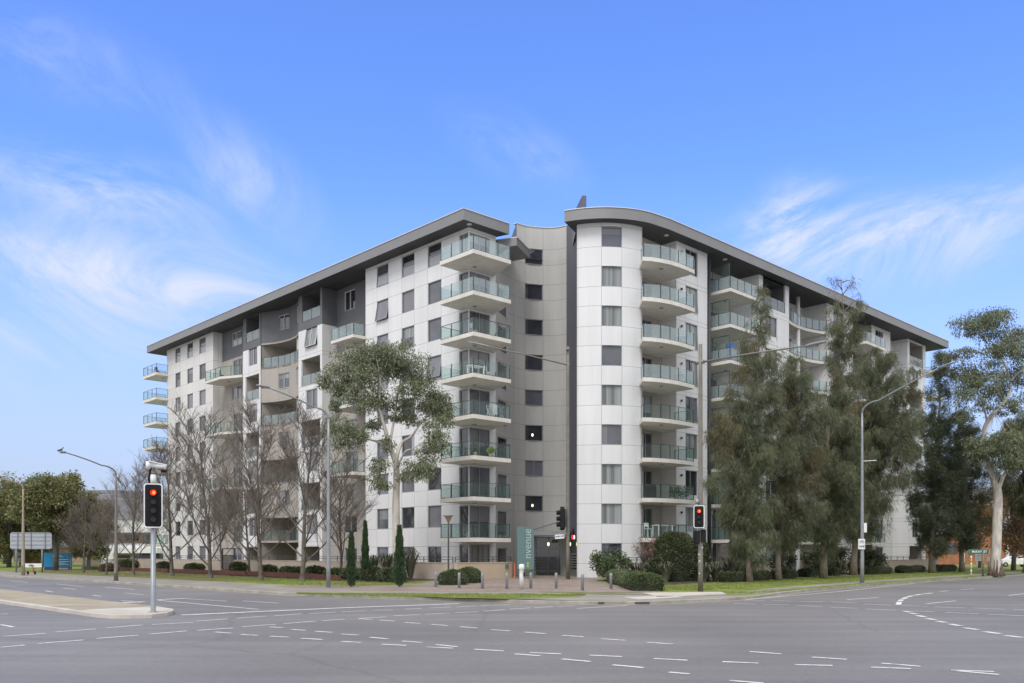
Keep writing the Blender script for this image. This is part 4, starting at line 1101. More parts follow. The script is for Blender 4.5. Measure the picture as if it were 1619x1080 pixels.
gc = [(592, 562, Yg-.3, 30, 17, 1.2), (560, 575, Yg, 30, 20, 1.2), (530, 600, Yg+.3, 20, 16, .8), (622, 563, Yg+.8, 32, 18, 1.2), (648, 578, Yg+.8, 24, 20, 1), (664, 600, Yg+.6, 16, 22, .7),
 (580, 600, Yg-1.2, 22, 16, .7), (545, 618, Yg+.5, 18, 12, .5), (575, 632, Yg-.8, 26, 15, .9), (612, 632, Yg+.6, 22, 16, .8), (530, 640, Yg-.6, 10, 8, .25), (664, 640, Yg+.9, 26, 20, 1.1), (692, 637, Yg+1, 20, 18, .8), (702, 655, Yg+.8, 12, 12, .4),
 (640, 660, Yg+1.2, 20, 10, .5), (690, 672, Yg-.2, 18, 14, .6), (690, 700, Yg-1.1, 17, 16, .6), (540, 682, Yg-1.2, 20, 18, .8), (562, 690, Yg-1.1, 16, 14, .5), (590, 672, Yg-.4, 12, 10, .3), (672, 712, Yg-1.2, 12, 10, .25),
 (654, 742, Yg-.7, 26, 14, .8), (672, 735, Yg-.8, 16, 10, .4), (605, 735, Yg-.8, 16, 9, .35), (600, 760, Yg-.8, 16, 11, .4), (612, 700, Yg-1, 10, 9, .2), (650, 610, Yg-.7, 16, 12, .4), (600, 585, Yg+1.2, 24, 16, .6)]
limb_tree('gum_tree', 'tall pale-trunked gum tree with a rounded olive crown in front of the left wing', grd((PX(629, 0, Yg).x, Yg, 0)), gum, gc, M_GUM, M_GUMBARK, 5, 2000, L=.20, w=.062)
Yr = 78.0
gum2 = [([(1573, 911, Yr), (1575, 870, Yr), (1577, 820, Yr), (1578, 785, Yr), (1575, 765, Yr)], .46, .33),
 ([(1577, 775, Yr), (1568, 750, Yr), (1560, 725, Yr), (1557, 700, Yr), (1556, 680, Yr), (1562, 665, Yr), (1572, 652, Yr), (1588, 636, Yr), (1598, 615, Yr), (1594, 590, Yr), (1584, 568, Yr), (1575, 548, Yr), (1562, 535, Yr)], .25, .04),
 ([(1578, 775, Yr), (1588, 750, Yr+.5), (1600, 735, Yr+1), (1625, 725, Yr+1.2)], .19, .06),
 ([(1596, 605, Yr), (1610, 590, Yr-.4), (1625, 580, Yr-.6)], .10, .04),
 ([(1560, 665, Yr), (1556, 645, Yr-.5), (1548, 625, Yr-.8), (1540, 610, Yr-1)], .09, .03),
 ([(1575, 548, Yr), (1560, 560, Yr-.5), (1540, 556, Yr-.8), (1515, 560, Yr-1), (1505, 566, Yr-1)], .06, .015),
 ([(1566, 538, Yr), (1558, 525, Yr), (1560, 510, Yr)], .05, .015),
 ([(1585, 640, Yr), (1600, 645, Yr+.6), (1622, 632, Yr+.8)], .07, .02)]
gc2 = [(1545, 505, Yr, 26, 14, .9), (1570, 502, Yr+.5, 22, 12, .8), (1530, 520, Yr-.5, 14, 11, .4), (1560, 527, Yr, 22, 10, .5), (1600, 545, Yr, 22, 16, .8), (1585, 560, Yr-1, 20, 20, .9), (1612, 530, Yr+1, 18, 14, .6), (1612, 575, Yr, 14, 18, .6),
 (1525, 558, Yr-1, 24, 5, .35), (1502, 562, Yr-1, 8, 6, .15), (1530, 590, Yr-.8, 22, 17, .9), (1550, 610, Yr-1, 22, 17, .9), (1530, 622, Yr-1, 20, 17, .7), (1565, 592, Yr-.5, 18, 15, .5), (1558, 635, Yr-1, 20, 10, .4), (1590, 620, Yr+1, 16, 14, .4), (1612, 640, Yr, 14, 14, .5), (1580, 650, Yr+1, 18, 8, .2), (1600, 600, Yr+.5, 18, 14, .4), (1556, 703, Yr-1.6, 20, 14, .7), (1585, 697, Yr-1.8, 22, 16, 1), (1612, 704, Yr-1.6, 20, 18, 1), (1590, 722, Yr-1.8, 22, 14, .9), (1614, 730, Yr-1.5, 18, 14, .7), (1545, 722, Yr-1.3, 14, 10, .4), (1525, 655, Yr-.8, 12, 8, .2)]
limb_tree('gum_tree', 'big white-barked gum tree standing beside the green street name sign at the right', grd((PX(1574, 0, Yr).x, Yr, 0)), gum2, gc2, M_GUM, M_GUMBARK, 8, 2100, L=.24, w=.07)

_g = [o for o in bpy.data.objects if o.get('label', '').startswith('big white-barked gum')][0]
b_ = Vector(_g['_o']); mb = MB(); r = random.Random(4)
for i in range(26):
    a = r.uniform(0, 6.28); rr = .47+r.uniform(0, .10); h = r.uniform(.5, 1.5); p0 = b_+Vector((math.cos(a)*rr*1.25, math.sin(a)*rr*1.25, -.05)); p1 = b_+Vector((math.cos(a+.1)*rr*.93, math.sin(a+.1)*rr*.93, h))
    mb.tube([p0, p0.lerp(p1, .4)+Vector((math.cos(a)*-.06, math.sin(a)*-.06, 0)), p1], [.13, .09, .02], 6)
mb.build('bark_skirt', mat('rough_dark_bark', (.14, .10, .08), .95, .4, 4, bump=.6), _g)
# ---- casuarinas and other needle trees ---------------------------------
def needle_tree(name, label, x, u, prof, seed, n=26000, L=.36, w=.017, mats=(M_CAS, M_CASB), brown=.2, bark=M_CASBARK, tr=.22, clear=2.0, droop=.8, group=None, gap=.35, limbs=70):
    """prof: [(photo y, left x, right x)] - the crown's measured outline turned into a real radius per height"""
    r = random.Random(seed); b = at_u(x, u); Y = b.y; k = Y/F_PX
    o = thing(name, label, 'tree', b, group=group, world=True)
    zs = []
    for (y, xl, xr) in [q[:3] for q in prof]:
        zs.append((EYE+(HZ-y)*k, ((xl+xr)/2-x)*k, (xr-xl)/2*k))
    zs.sort()
    zlo, zhi = zs[0][0], zs[-1][0]
    def env(z):
        for a, c in zip(zs, zs[1:]):
            if a[0] <= z <= c[0]:
                t = (z-a[0])/(c[0]-a[0]); return a[1]+(c[1]-a[1])*t, a[2]+(c[2]-a[2])*t
        return (zs[-1][1:] if z > zhi else zs[0][1:])
    mb = MB(); cr = MB()
    pts = []; N = 14
    for i in range(N+1):
        z = b.z-.1+(zhi-.3-b.z+.1)*i/N; off, _ = env(max(z, zlo)); t = i/N
        pts.append(Vector((b.x+off*min(1, t*1.1)+math.sin(i*1.7+seed)*.06, b.y+math.cos(i*1.3+seed)*.08, z)))
    mb.tube(pts, [tr*.82*(1-.93*i/N)*(1.35 if i == 0 else 1) for i in range(N+1)], 9, 0, True)
    def trunk_at(z):
        for a, c in zip(pts, pts[1:]):
            if a.z <= z <= c.z: return a.lerp(c, (z-a.z)/(c.z-a.z))
        return pts[-1]
    lim = []
    for i in range(limbs):
        z0 = zlo+(zhi-zlo)*((i+r.random())/limbs)**.95; off, rad = env(z0)
        az = i*2.399+r.uniform(-.4, .4); kx = r.uniform(.55, 1.05) if r.random() > .25 else r.uniform(.2, .6)
        s = trunk_at(max(pts[0].z, z0-rad*r.uniform(.25, .75)))
        e = Vector((b.x+off+math.cos(az)*rad*kx, b.y+math.sin(az)*rad*kx, z0+r.uniform(-.2, .3)))
        m_ = s.lerp(e, .55)+Vector((0, 0, .25*(e-s).length*.4))
        mb.tube([s, s.lerp(m_, .5)+rvec(r)*.08, m_, m_.lerp(e, .5)+rvec(r)*.1, e], [.055, .045, .035, .022, .010], 4, 0, False)
        lim.append((s, m_, e, rad))
    dl = sorted((EYE+(HZ-q[0])*k, q[3] if len(q) > 3 else 1.0) for q in prof)
    def dens(z):
        for a, c in zip(dl, dl[1:]):
            if a[0] <= z <= c[0]: return a[1]+(c[1]-a[1])*(z-a[0])/(c[0]-a[0])
        return 1.0
    wts = [(l[3]+.35)*dens(l[2].z)*r.choice((.15, .5, 1, 1.2, 1.7)) for l in lim]; tot = sum(wts)
    for (s, m_, e, rad), wt in zip(lim, wts):
        cnt = int(n*2.35*wt/tot); mi0 = 1 if r.random() < brown else 0
        nb = max(4, int(cnt/60))
        for _ in range(nb):      # sprays along the limb, each a tassel of needles
            t = 1.05-.75*r.random()**1.6 if r.random() > .1 else r.uniform(.05, .3)
            q = (s.lerp(m_, t*2) if t < .5 else m_.lerp(e, (t-.5)*2))+rvec(r)*(.18+.20*rad)
            ax = (e-s).normalized()*.3+rvec(r)*.45+Vector((0, 0, .1-droop*.9)); sp = r.uniform(.16, .5)
            mi = mi0 if r.random() > .07 else 1-mi0
            for _ in range(int(cnt/nb)):
                d = ax+rvec(r)*1.0+Vector((0, 0, -droop*.5))
                pp = rvec(r)*sp; strip(cr, q+Vector((pp.x, pp.y, pp.z*1.5-abs(pp.z)*.5)), d, L*r.uniform(.5, 1.2), w*r.uniform(.6, 1.4), r, mi)
    mb.build('trunk', bark, o); cr.build('crown', list(mats), o)
    return o
needle_tree('casuarina_tree', 'slender olive casuarina nearest the traffic light pole, its brown tip reaching the seventh floor', 1185, 52.3,
 [(458, 1203, 1211, .5), (490, 1186, 1224, .5), (540, 1172, 1234, .5), (600, 1148, 1244, .75), (650, 1128, 1250, 1.2), (700, 1120, 1244, 1.3), (760, 1120, 1244), (810, 1128, 1235), (850, 1135, 1225), (880, 1155, 1210)], 3, n=36000, brown=.18, tr=.24)
needle_tree('casuarina_tree', 'pale olive casuarina with brown sprays, second from the traffic light pole', 1230, 57,
 [(565, 1240, 1262, .6), (600, 1222, 1290, .7), (650, 1215, 1304), (700, 1212, 1310), (750, 1215, 1318), (800, 1212, 1305), (830, 1215, 1290), (862, 1222, 1262)], 9, n=34000, brown=.35, tr=.26)
needle_tree('casuarina_tree', 'tallest thin-topped casuarina rising past the roof edge, left of the tall grey street lamp', 1301, 63.7,
 [(434, 1318, 1342, .10), (470, 1301, 1367, .14), (520, 1304, 1368, .45), (570, 1300, 1366, .55), (610, 1292, 1364, .7), (660, 1272, 1364, 1.1), (720, 1260, 1374, 1.3), (770, 1256, 1376, 1.3), (820, 1262, 1372), (860, 1276, 1345)], 14, n=36000, brown=.10, tr=.33, L=.40, w=.019)
needle_tree('casuarina_tree', 'broad dense casuarina directly behind the tall grey street lamp', 1350, 74.5,
 [(555, 1385, 1412), (585, 1342, 1440), (620, 1326, 1460, 1.2), (670, 1316, 1462, 1.3), (720, 1312, 1450, 1.3), (770, 1310, 1432, 1.2), (810, 1312, 1420), (845, 1325, 1395)], 17, n=48000, brown=.18, tr=.36, L=.44, w=.022)
needle_tree('pine_tree', 'dark conical needle tree between the casuarinas and the big white gum', 1473, 88.5,
 [(560, 1480, 1500, .35), (610, 1464, 1510, .45), (660, 1450, 1524, .7), (710, 1442, 1528), (760, 1436, 1532), (810, 1434, 1530), (850, 1440, 1520), (872, 1455, 1500)], 21, n=30000, mats=(M_PINE, M_PINE), brown=0, tr=.36, L=.42, w=.026, droop=.25)
needle_tree('pine_tree', 'dark needle tree directly left of the big white gum trunk', 1520, 95.8,
 [(650, 1515, 1535), (700, 1500, 1550), (740, 1488, 1562), (790, 1484, 1566), (830, 1490, 1560), (868, 1505, 1545)], 27, n=20000, mats=(M_PINE, M_PINE), brown=0, tr=.32, L=.42, w=.026, droop=.25)
needle_tree('casuarina_tree', 'feathery green casuarina crown behind the big white gum at the right edge', 1622, 98,
 [(655, 1610, 1640), (685, 1575, 1668), (715, 1545, 1690), (745, 1540, 1690), (775, 1575, 1680), (800, 1600, 1650)], 31, n=26000, brown=.1, tr=.3, L=.5, w=.028)

# autumn trees at the far right
def crown_tree(name, label, base, H, R_, lm, seed, bark=M_BARK, n=6000, L=.3, w=.16, clear=.3, group=None, squash=1.0, droop=.2, nc=34):
    r = random.Random(seed); o = thing(name, label, 'tree', base, group=group, world=True); b = Vector(base)
    mb = MB(); cr = MB()
    mb.tube([b+Vector((0, 0, -.1)), b+Vector((.1, 0, H*.2)), b+Vector((-.1, .1, H*.5)), b+Vector((0, 0, H*.85))], [H*.028, H*.022, H*.015, .03], 8, 0, True)
    cs = []
    for i in range(nc):
        v = rvec(r).normalized(); k = r.uniform(.45, 1.0); zc = H*(clear+(1-clear)*.5); rz = H*(1-clear)*.5
        c = b+Vector((v.x*R_*k, v.y*R_*k, zc+v.z*rz*k*squash)); cs.append(c)
        s = b+Vector((0, 0, H*r.uniform(.2, .6))); m_ = s.lerp(c, .5)+Vector((0, 0, .4))
        mb.tube([s, m_, c], [H*.009, H*.006, .012], 4, 0, False)
    for c in cs:
        for _ in range(5):
            q = c+rvec(r)*R_*.26; k = R_*r.uniform(.12, .26)
            clump(cr, q, (k*1.25, k*1.25, k*.85), n//(nc*5), r, L, w, droop, shell=.1)
    mb.build('trunk', bark, o); cr.build('crown', lm, o); return o
p = at_u(1602, 108); crown_tree('autumn_tree', 'orange-brown autumn tree behind the big white gum, right of its trunk', p, 10.0, 4.4, M_AUT, 41, n=9000, clear=.22)
p = at_u(1548, 118); crown_tree('autumn_tree', 'russet autumn tree showing left of the big white gum trunk', p, 9.0, 3.2, M_AUT, 43, n=6500, clear=.22)
# green trees far left
EV = 'evergreen trees behind the left street'
for i, (x, Y, yt, rad, sd, lm, lab) in enumerate([
 (14, 118, 762, 60, 51, M_OLIVE, 'dense green tree at the far left edge behind the sign board'),
 (88, 98, 744, 60, 53, M_OLIVE, 'rounded green tree whose dark trunk stands before the blue sign'),
 (60, 130, 745, 54, 57, M_GUM, 'grey-green tree between the two rounded green trees at far left'),
 (140, 122, 782, 38, 59, M_OLIVE, 'lower green tree right of the blue sign, against the hill'),
 (8, 150, 775, 40, 61, M_AUT, 'rusty brown tree at the far left edge behind the green tree')]):
    p = PX(x, 0, Y); b = (p.x, p.y, gz(p)); H = EYE+(HZ-yt)*Y/F_PX
    crown_tree('evergreen_tree' if lm is not M_AUT else 'autumn_tree', lab, b, H, rad*Y/F_PX, lm, sd, n=30000, L=.36, w=.14, clear=.30 if sd == 53 else .08, group=EV if lm is not M_AUT else None, nc=44)

# ---- cypresses ---------------------------------------------------------
def cypress(label, p, H, R_, seed):
    r = random.Random(seed); o = thing('cypress_tree', label, 'cypress', p, group='pencil cypresses by the plaza', world=True); b = Vector(p)
    mb = MB(); mb.tube([b, b+Vector((0, 0, H*.8))], [.06, .02], 6); mb.build('trunk', M_BARK, o)
    cr = MB()
    for i in range(5200):
        t = r.random()**.85; z = .05+t*(H-.25); rr = R_*min(1, .55+2.2*t)*(1-max(0, (t-.28)/.72))**.8*(1+.16*math.sin(t*23+seed)+.1*math.sin(t*51))+.025
        a = r.uniform(0, 6.28); k = math.sqrt(r.uniform(.35, 1.08))
        q = b+Vector((math.cos(a)*rr*k, math.sin(a)*rr*k, z))
        leaf(cr, q, Vector((math.cos(a)*.35, math.sin(a)*.35, 1))+rvec(r)*.35, r.uniform(.12, .28), .05, r)
    cr.build('crown', M_CYP, o)
q = G(555.5, 929, .16); cypress('left pencil cypress standing alone beside the footpath', grd(q), 3.3, .20, 1)
q = at_u(577.5, 34.2); cypress('middle pencil cypress set back in the garden bed', q, 4.2, .21, 2)
q = G(631.5, 929, .17); cypress('right pencil cypress, the one in front of the gum tree trunk', grd(q), 3.65, .27, 3)

# ---- hedges and shrubs -------------------------------------------------
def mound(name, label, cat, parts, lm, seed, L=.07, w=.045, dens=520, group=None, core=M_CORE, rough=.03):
    """clipped shrub: noisy solid body wearing a skin of small leaves. parts: (centre uv, z0, rx(along), ry, h, turn)"""
    r = random.Random(seed); c0 = parts[0]; base = W(c0[0], c0[1], gz_uv(c0[0], c0[1]))
    o = thing(name, label, cat, base, group=group, world=True)
    mb = MB(); sk = MB()
    for (u, v, rx, ry, h, turn, sq) in parts:
        c = W(u, v, gz_uv(u, v)); N, M_ = 28, 12
        A = Vector((math.cos(turn), math.sin(turn), 0)); Bv = Vector((-A.y, A.x, 0)); ph = r.uniform(0, 6)
        def S(th, t):     # t 0..1 from skirt to top
            e = 2/sq; ct, st = math.cos(th), math.sin(th)
            cx = abs(ct)**e*(1 if ct > 0 else -1); sy = abs(st)**e*(1 if st > 0 else -1)
            ang = t*math.pi/2; q_ = 3.2 if sq >= 3 else 1.6; rr = math.cos(ang)**(1/q_) if t < 1 else 0; zz_ = math.sin(ang)**(1/(1.7 if sq >= 3 else 1.3)) if t > 0 else 0
            k = (.93+.07*math.sin(3*th+ph)+.04*math.sin(7*th+2*ph+t*4))
            if t < .15: k *= .93
            return c+A*cx*rx*rr*k+Bv*sy*ry*rr*k+Vector((0, 0, -.05+h*zz_*(.97+.05*math.sin(2*th+ph))))
        ids = [[mb.vert(c+(S(2*math.pi*i/N, j/M_)-c)*.95) for i in range(N)] for j in range(M_+1)]
        for j in range(M_):
            for i in range(N): mb.face((ids[j][i], ids[j][(i+1) % N], ids[j+1][(i+1) % N], ids[j+1][i]), 0, True)
        area = 2*math.pi*math.sqrt((rx*rx+ry*ry)/2)*h+math.pi*rx*ry
        for _ in range(int(area*dens)):
            th = r.uniform(0, 6.283); t = r.random()**.8 if r.random() > .35 else r.uniform(.35, 1)
            p = S(th, min(t, .999)); nrm = (p-c-Vector((0, 0, h*.15))).normalized()
            leaf(sk, p-nrm*r.uniform(0, .05)+rvec(r)*rough, nrm*.8+rvec(r)*.9, L*r.uniform(.7, 1.4), w, r)
    mb.build('stems_or_shade_core', core, o); sk.build('foliage', lm, o); return o  # solid dark body under the leaves, inner shade put into its colour
T45 = math.atan2(DR[1], DR[0])
TL = math.atan2(DL[1], DL[0])
q = UV(*PX(741, 0, 55.5)[:2]); q2 = UV(*PX(716, 0, 53)[:2])
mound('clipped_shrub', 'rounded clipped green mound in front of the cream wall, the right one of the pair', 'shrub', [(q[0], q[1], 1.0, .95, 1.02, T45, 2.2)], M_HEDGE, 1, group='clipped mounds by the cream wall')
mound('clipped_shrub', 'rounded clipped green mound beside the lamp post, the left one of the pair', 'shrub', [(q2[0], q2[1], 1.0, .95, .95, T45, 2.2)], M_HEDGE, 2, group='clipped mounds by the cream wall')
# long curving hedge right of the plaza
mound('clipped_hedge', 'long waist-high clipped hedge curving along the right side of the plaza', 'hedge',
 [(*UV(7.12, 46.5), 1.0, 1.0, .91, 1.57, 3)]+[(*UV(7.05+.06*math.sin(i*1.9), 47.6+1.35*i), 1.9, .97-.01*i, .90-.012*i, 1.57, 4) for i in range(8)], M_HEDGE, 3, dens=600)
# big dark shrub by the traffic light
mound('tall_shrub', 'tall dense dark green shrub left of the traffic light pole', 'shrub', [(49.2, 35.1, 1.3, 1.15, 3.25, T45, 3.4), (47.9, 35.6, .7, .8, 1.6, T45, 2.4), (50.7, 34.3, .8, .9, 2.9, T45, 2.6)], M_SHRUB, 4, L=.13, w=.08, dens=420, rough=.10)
def leafy(name, label, cat, uv, H, R_, lm, seed, n=2200, L=.16, w=.09, nc=12, group=None, base_z=.25, squash=.8):
    r = random.Random(seed); b = W(uv[0], uv[1], gz_uv(*uv)); o = thing(name, label, cat, b, group=group, world=True)
    st = MB(); cr = MB()
    for i in range(nc):
        a = r.uniform(0, 6.28); k = r.uniform(.2, 1); c = b+Vector((math.cos(a)*R_*k, math.sin(a)*R_*k, H*(base_z+(1-base_z)*r.random()*(1.05-.35*k))))
        st.tube([b, b.lerp(c, .5)+rvec(r)*.08, c], [.035, .022, .008], 4, 0, False)
        s_ = R_*r.uniform(.28, .45); clump(cr, c, (s_, s_, s_*squash), n//nc, r, L, w, .1, shell=.1)
    st.build('stems_or_shade_core', M_BARK, o); cr.build('foliage', lm, o); return o
leafy('leafy_shrub', 'glossy green spreading shrub against the white tower above the clipped hedge', 'shrub', (45.9, 37.9), 2.4, 1.45, M_CAMEL, 71, n=3600, nc=16)
leafy('leafy_shrub', 'pinkish brown leafless hydrangea-like shrub under the lowest tower balcony', 'shrub', (49.6, 37.5), 3.0, 1.15, M_DEADLEAF, 72, n=2600, nc=30, L=.10, w=.05, base_z=.6)
def flax(label, uv, H, R_, seed, n=90, name='flax_plant', group='flax plants in the beds'):
    r = random.Random(seed); b = W(uv[0], uv[1], gz_uv(*uv)); mb = MB()
    for i in range(n):
        a = r.uniform(0, 6.28); d = Vector((math.cos(a), math.sin(a), 0)); s = Vector((-d.y, d.x, 0)); Lh = H*r.uniform(.6, 1.05); k = R_*r.uniform(.25, 1.0)
        o0 = b+d*r.uniform(0, .12); pts = [o0, o0+d*k*.35+Vector((0, 0, Lh*.6)), o0+d*k*.75+Vector((0, 0, Lh*.95)), o0+d*k*1.05+Vector((0, 0, Lh*(.98 if r.random() > .35 else .7)))]
        wd = [.035, .04, .028, .004]
        ids = [(mb.vert(p-s*w_), mb.vert(p+s*w_)) for p, w_ in zip(pts, wd)]
        for x, y in zip(ids, ids[1:]): mb.face((x[0], x[1], y[1], y[0]))
    o = mb.build(name, M_FLAX, None, origin=b); tag(o, label, 'plant', group); return o
for i, (uv, lab) in enumerate([((47.4, 37.0), 'dark spiky flax between the glossy shrub and the brown shrub'), ((48.5, 36.4), 'dark spiky flax in front of the brown leafless shrub'), ((47.2, 34.4), 'spiky flax at the left foot of the tall dark shrub'),
    ((50.2, 33.4), 'spiky flax under the tall dark shrub near the pole'), ((51.8, 33.6), 'spiky flax right of the traffic light pole under the first casuarina'), ((53, 33.4), 'spiky flax left of the first casuarina trunk'), ((54.8, 33.4), 'spiky flax between the first and second casuarina trunks'), ((70.5, 35.2), 'flax clump behind the tall grey street lamp'), ((74.5, 35.6), 'flax clump right of the tall grey street lamp'), ((79, 36.2), 'flax clump in front of the white end block')]):
    flax(lab, uv, R.uniform(1.3, 1.7), 1.0, 100+i)
for i, (uv, h, rad, lab) in enumerate([((36.4, 50.6), 1.9, .9, 'tall strappy plant left of the right cypress'), ((36.0, 48.6), 1.9, .9, 'tall strappy plant right of the right cypress'), ((37.5, 49.3), 2.3, .9, 'tallest strappy plant against the garden wall by the gum tree'), ((36.6, 52.8), 1.8, .9, 'strappy plant right of the middle cypress')]):
    flax(lab, uv, h, rad, 140+i, n=120)
# low hedges and shrubs
lows = [((34.4, 47.6), .9, .75, .95, 'low dark green shrub right of the right cypress', M_SHRUB), ((34.6, 49.9), .9, .75, 1.15, 'dark green shrub left of the right cypress', M_SHRUB), ((34.2, 46.2), .7, .6, .75, 'small bright green shrub left of the first bollard', M_CAMEL), ((35.4, 53.2), 1.0, .8, .85, 'low clipped shrub between the two left cypresses', M_HEDGE), ((36, 56.5), 1.2, .8, .85, 'low clipped shrub left of the leftmost cypress', M_HEDGE),
 ((36.6, 60.5), 1.1, .7, .8, 'low clipped shrub behind the blue-grey street lamp', M_SHRUB), ((36.8, 64.5), 1.1, .7, .85, 'low clipped shrub right of the largest bare tree', M_SHRUB), ((36.9, 68.6), .9, .7, .95, 'square clipped shrub right of the second bare tree', M_SHRUB), ((36.9, 74.2), .9, .7, 1.0, 'square clipped shrub between the second and third bare trees', M_SHRUB), ((37, 83.6), 1.3, .7, 1.0, 'wide dark clipped shrub behind the third bare tree', M_SHRUB), ((37, 91), 1.4, .7, 1.05, 'dark clipped shrub right of the low-forking bare tree', M_SHRUB), ((36.6, 100), 2.2, .8, 1.1, 'long dark hedge behind the near traffic light pole', M_SHRUB), ((33, 95.5), 1.2, 1.0, 1.0, 'dome of brown shrub at the foot of the tree beside the blue sign', M_DEADLEAF)]
for i, (uv, a, b_, h, lab, lm) in enumerate(lows):
    mound('low_shrub', lab, 'shrub', [(uv[0], uv[1], a*(.9+.25*math.sin(i*2.3)), b_, h*(.92+.12*math.sin(i*4.1)), TL, 3.4 if 'clipped' in lab or 'hedge' in lab else 2.4)], lm, 200+i, L=.13, w=.075, dens=300, rough=.11, group='low shrubs along the garden wall')
for i, (u, v, a, lab) in enumerate([(51.5, 32.0, 1.7, 'low clipped hedge behind the first casuarina trunk'), (55.5, 32.6, 1.5, 'low clipped hedge between the first two casuarina trunks'), (60.5, 33.2, 1.5, 'low clipped hedge right of the second casuarina trunk'), (66.2, 34.2, 1.1, 'low clipped hedge right of the third casuarina trunk'), (71, 34.5, 1.0, 'low clipped hedge right of the metal gate'), (79, 34.3, 3.2, 'long low hedge right of the tall grey street lamp'), (87, 34.4, 3.2, 'long low hedge behind the dark conical tree'), (95, 34.2, 3.2, 'long low hedge left of the green street name sign')]):
    mound('low_hedge', lab, 'hedge', [(u, v, a, .55, .68, T45, 4)], M_SHRUB, 300+i, L=.11, w=.06, dens=320, rough=.08, group='low hedges on the right lawn')
for i, (u, v, H, rad, lab) in enumerate([(62.5, 34.6, 4.6, 1.4, 'dark bushy shrub between the second and third casuarina trunks'), (72.6, 36.6, 2.2, 1.6, 'leafy dark shrub right of the tall grey street lamp'), (76.5, 37, 2.6, 1.7, 'loose leafy shrub in front of the white end block'), (84, 37, 2.2, 1.6, 'leafy shrub behind the dark conical tree')]):
    leafy('dark_shrub', lab, 'shrub', (u, v), H, rad, M_SHRUB, 400+i, n=3200, L=.2, w=.1, nc=20, group='dark shrubs before the right wing', base_z=.1)
# sparse grass tufts on the verge
r = random.Random(77); gt = MB()
def tuft(u, v, h):
    b = W(u, v, gz_uv(u, v))
    for _ in range(3):
        d = rvec(r)*.5+Vector((0, 0, 1)); s = Vector((r.uniform(-1, 1), r.uniform(-1, 1), 0)).normalized()*.012; q = b+Vector((r.uniform(-.06, .06), r.uniform(-.06, .06), 0))
        gt.face([gt.vert(q-s), gt.vert(q+s), gt.vert(q+d.normalized()*h*r.uniform(.6, 1.3))])
for _ in range(9000):
    u = 39+r.random()**1.4*55; v = 23.2+(u-39)*.05+r.random()*8.5
    if v < 24.4+(u-39)*.03 or v > 26.6+(u-39)*.045: tuft(u, v, .07)
for _ in range(5000): tuft(28+r.random()*6.5, 44+r.random()**1.3*55, .07)
for _ in range(2500):
    x = r.uniform(470, 925); q = G(x, 937.5+ (x-470)/455*3.2+r.random()*5*min(1, (x-440)/200)*min(1, max(.25, (930-x)/90)), .17); tuft(*UV(q.x, q.y), .07)
o = gt.build('lawn_grass', leaf_mat('grass_blade', (.11, .15, .03), (.27, .32, .08), .3)); tag(o, kind='stuff')
# ================================================================== street furniture
def face_cam(p):   # turn so local -Y looks at the camera side of the street
    return math.atan2(-p[0], p[1])
def rrect(w, h, r, n=6):
    pts = []
    for cx, cz, a0 in ((w/2-r, h/2-r, 0), (-w/2+r, h/2-r, 90), (-w/2+r, -h/2+r, 180), (w/2-r, -h/2+r, 270)):
        for i in range(n+1):
            a = math.radians(a0+90*i/n); pts.append((cx+r*math.cos(a), cz+r*math.sin(a)))
    return pts
def plate(mb, pts, y0, y1, z, mi=0, x=0):
    a = [mb.vert((x+px, y0, z+pz)) for px, pz in pts]; b = [mb.vert((x+px, y1, z+pz)) for px, pz in pts]; n = len(pts)
    mb.face(a, mi); mb.face(b[::-1], mi)
    for i in range(n): mb.face((a[i], b[i], b[(i+1) % n], a[(i+1) % n]), mi)
M_RED = mat('red_signal_light', (1, .05, .02), .4, emit=(1.0, .006, .004, .75))
M_REDHOT = mat('red_signal_core', (1, .3, .1), .4, emit=(1.0, .16, .02, 1.6))
M_LENS = mat('dark_signal_lens', (.02, .02, .022), .2, .1)
M_LENSR = mat('unlit_red_lens', (.06, .008, .008), .25, .1)
def visor(mb, x, z, r, L, y):
    n = 16; a0 = math.radians(-35); a1 = math.radians(215)
    o_ = []; i_ = []
    for k in range(n+1):
        a = a0+(a1-a0)*k/n; top = .45+.55*max(0, math.sin(a))
        for R_, lst in ((r, o_), (r*.93, i_)):
            lst.append((mb.vert((x+R_*math.cos(a), y, z+R_*math.sin(a))), mb.vert((x+R_*math.cos(a), y-L*top, z+R_*math.sin(a)))))
    for k in range(n):
        mb.face((o_[k][0], o_[k+1][0], o_[k+1][1], o_[k][1]), 0, True); mb.face((i_[k][0], i_[k][1], i_[k+1][1], i_[k+1][0]), 0, True)
        mb.face((o_[k][1], o_[k+1][1], i_[k+1][1], i_[k][1]))
def disc(mb, x, y, z, r, n=18, rz=None):
    mb.face([mb.vert((x+r*math.cos(2*math.pi*k/n), y, z+(rz or r)*math.sin(2*math.pi*k/n))) for k in range(n)][::-1] if False else [mb.vert((x+r*math.cos(2*math.pi*k/n), y, z+(rz or r)*math.sin(2*math.pi*k/n))) for k in range(n)])
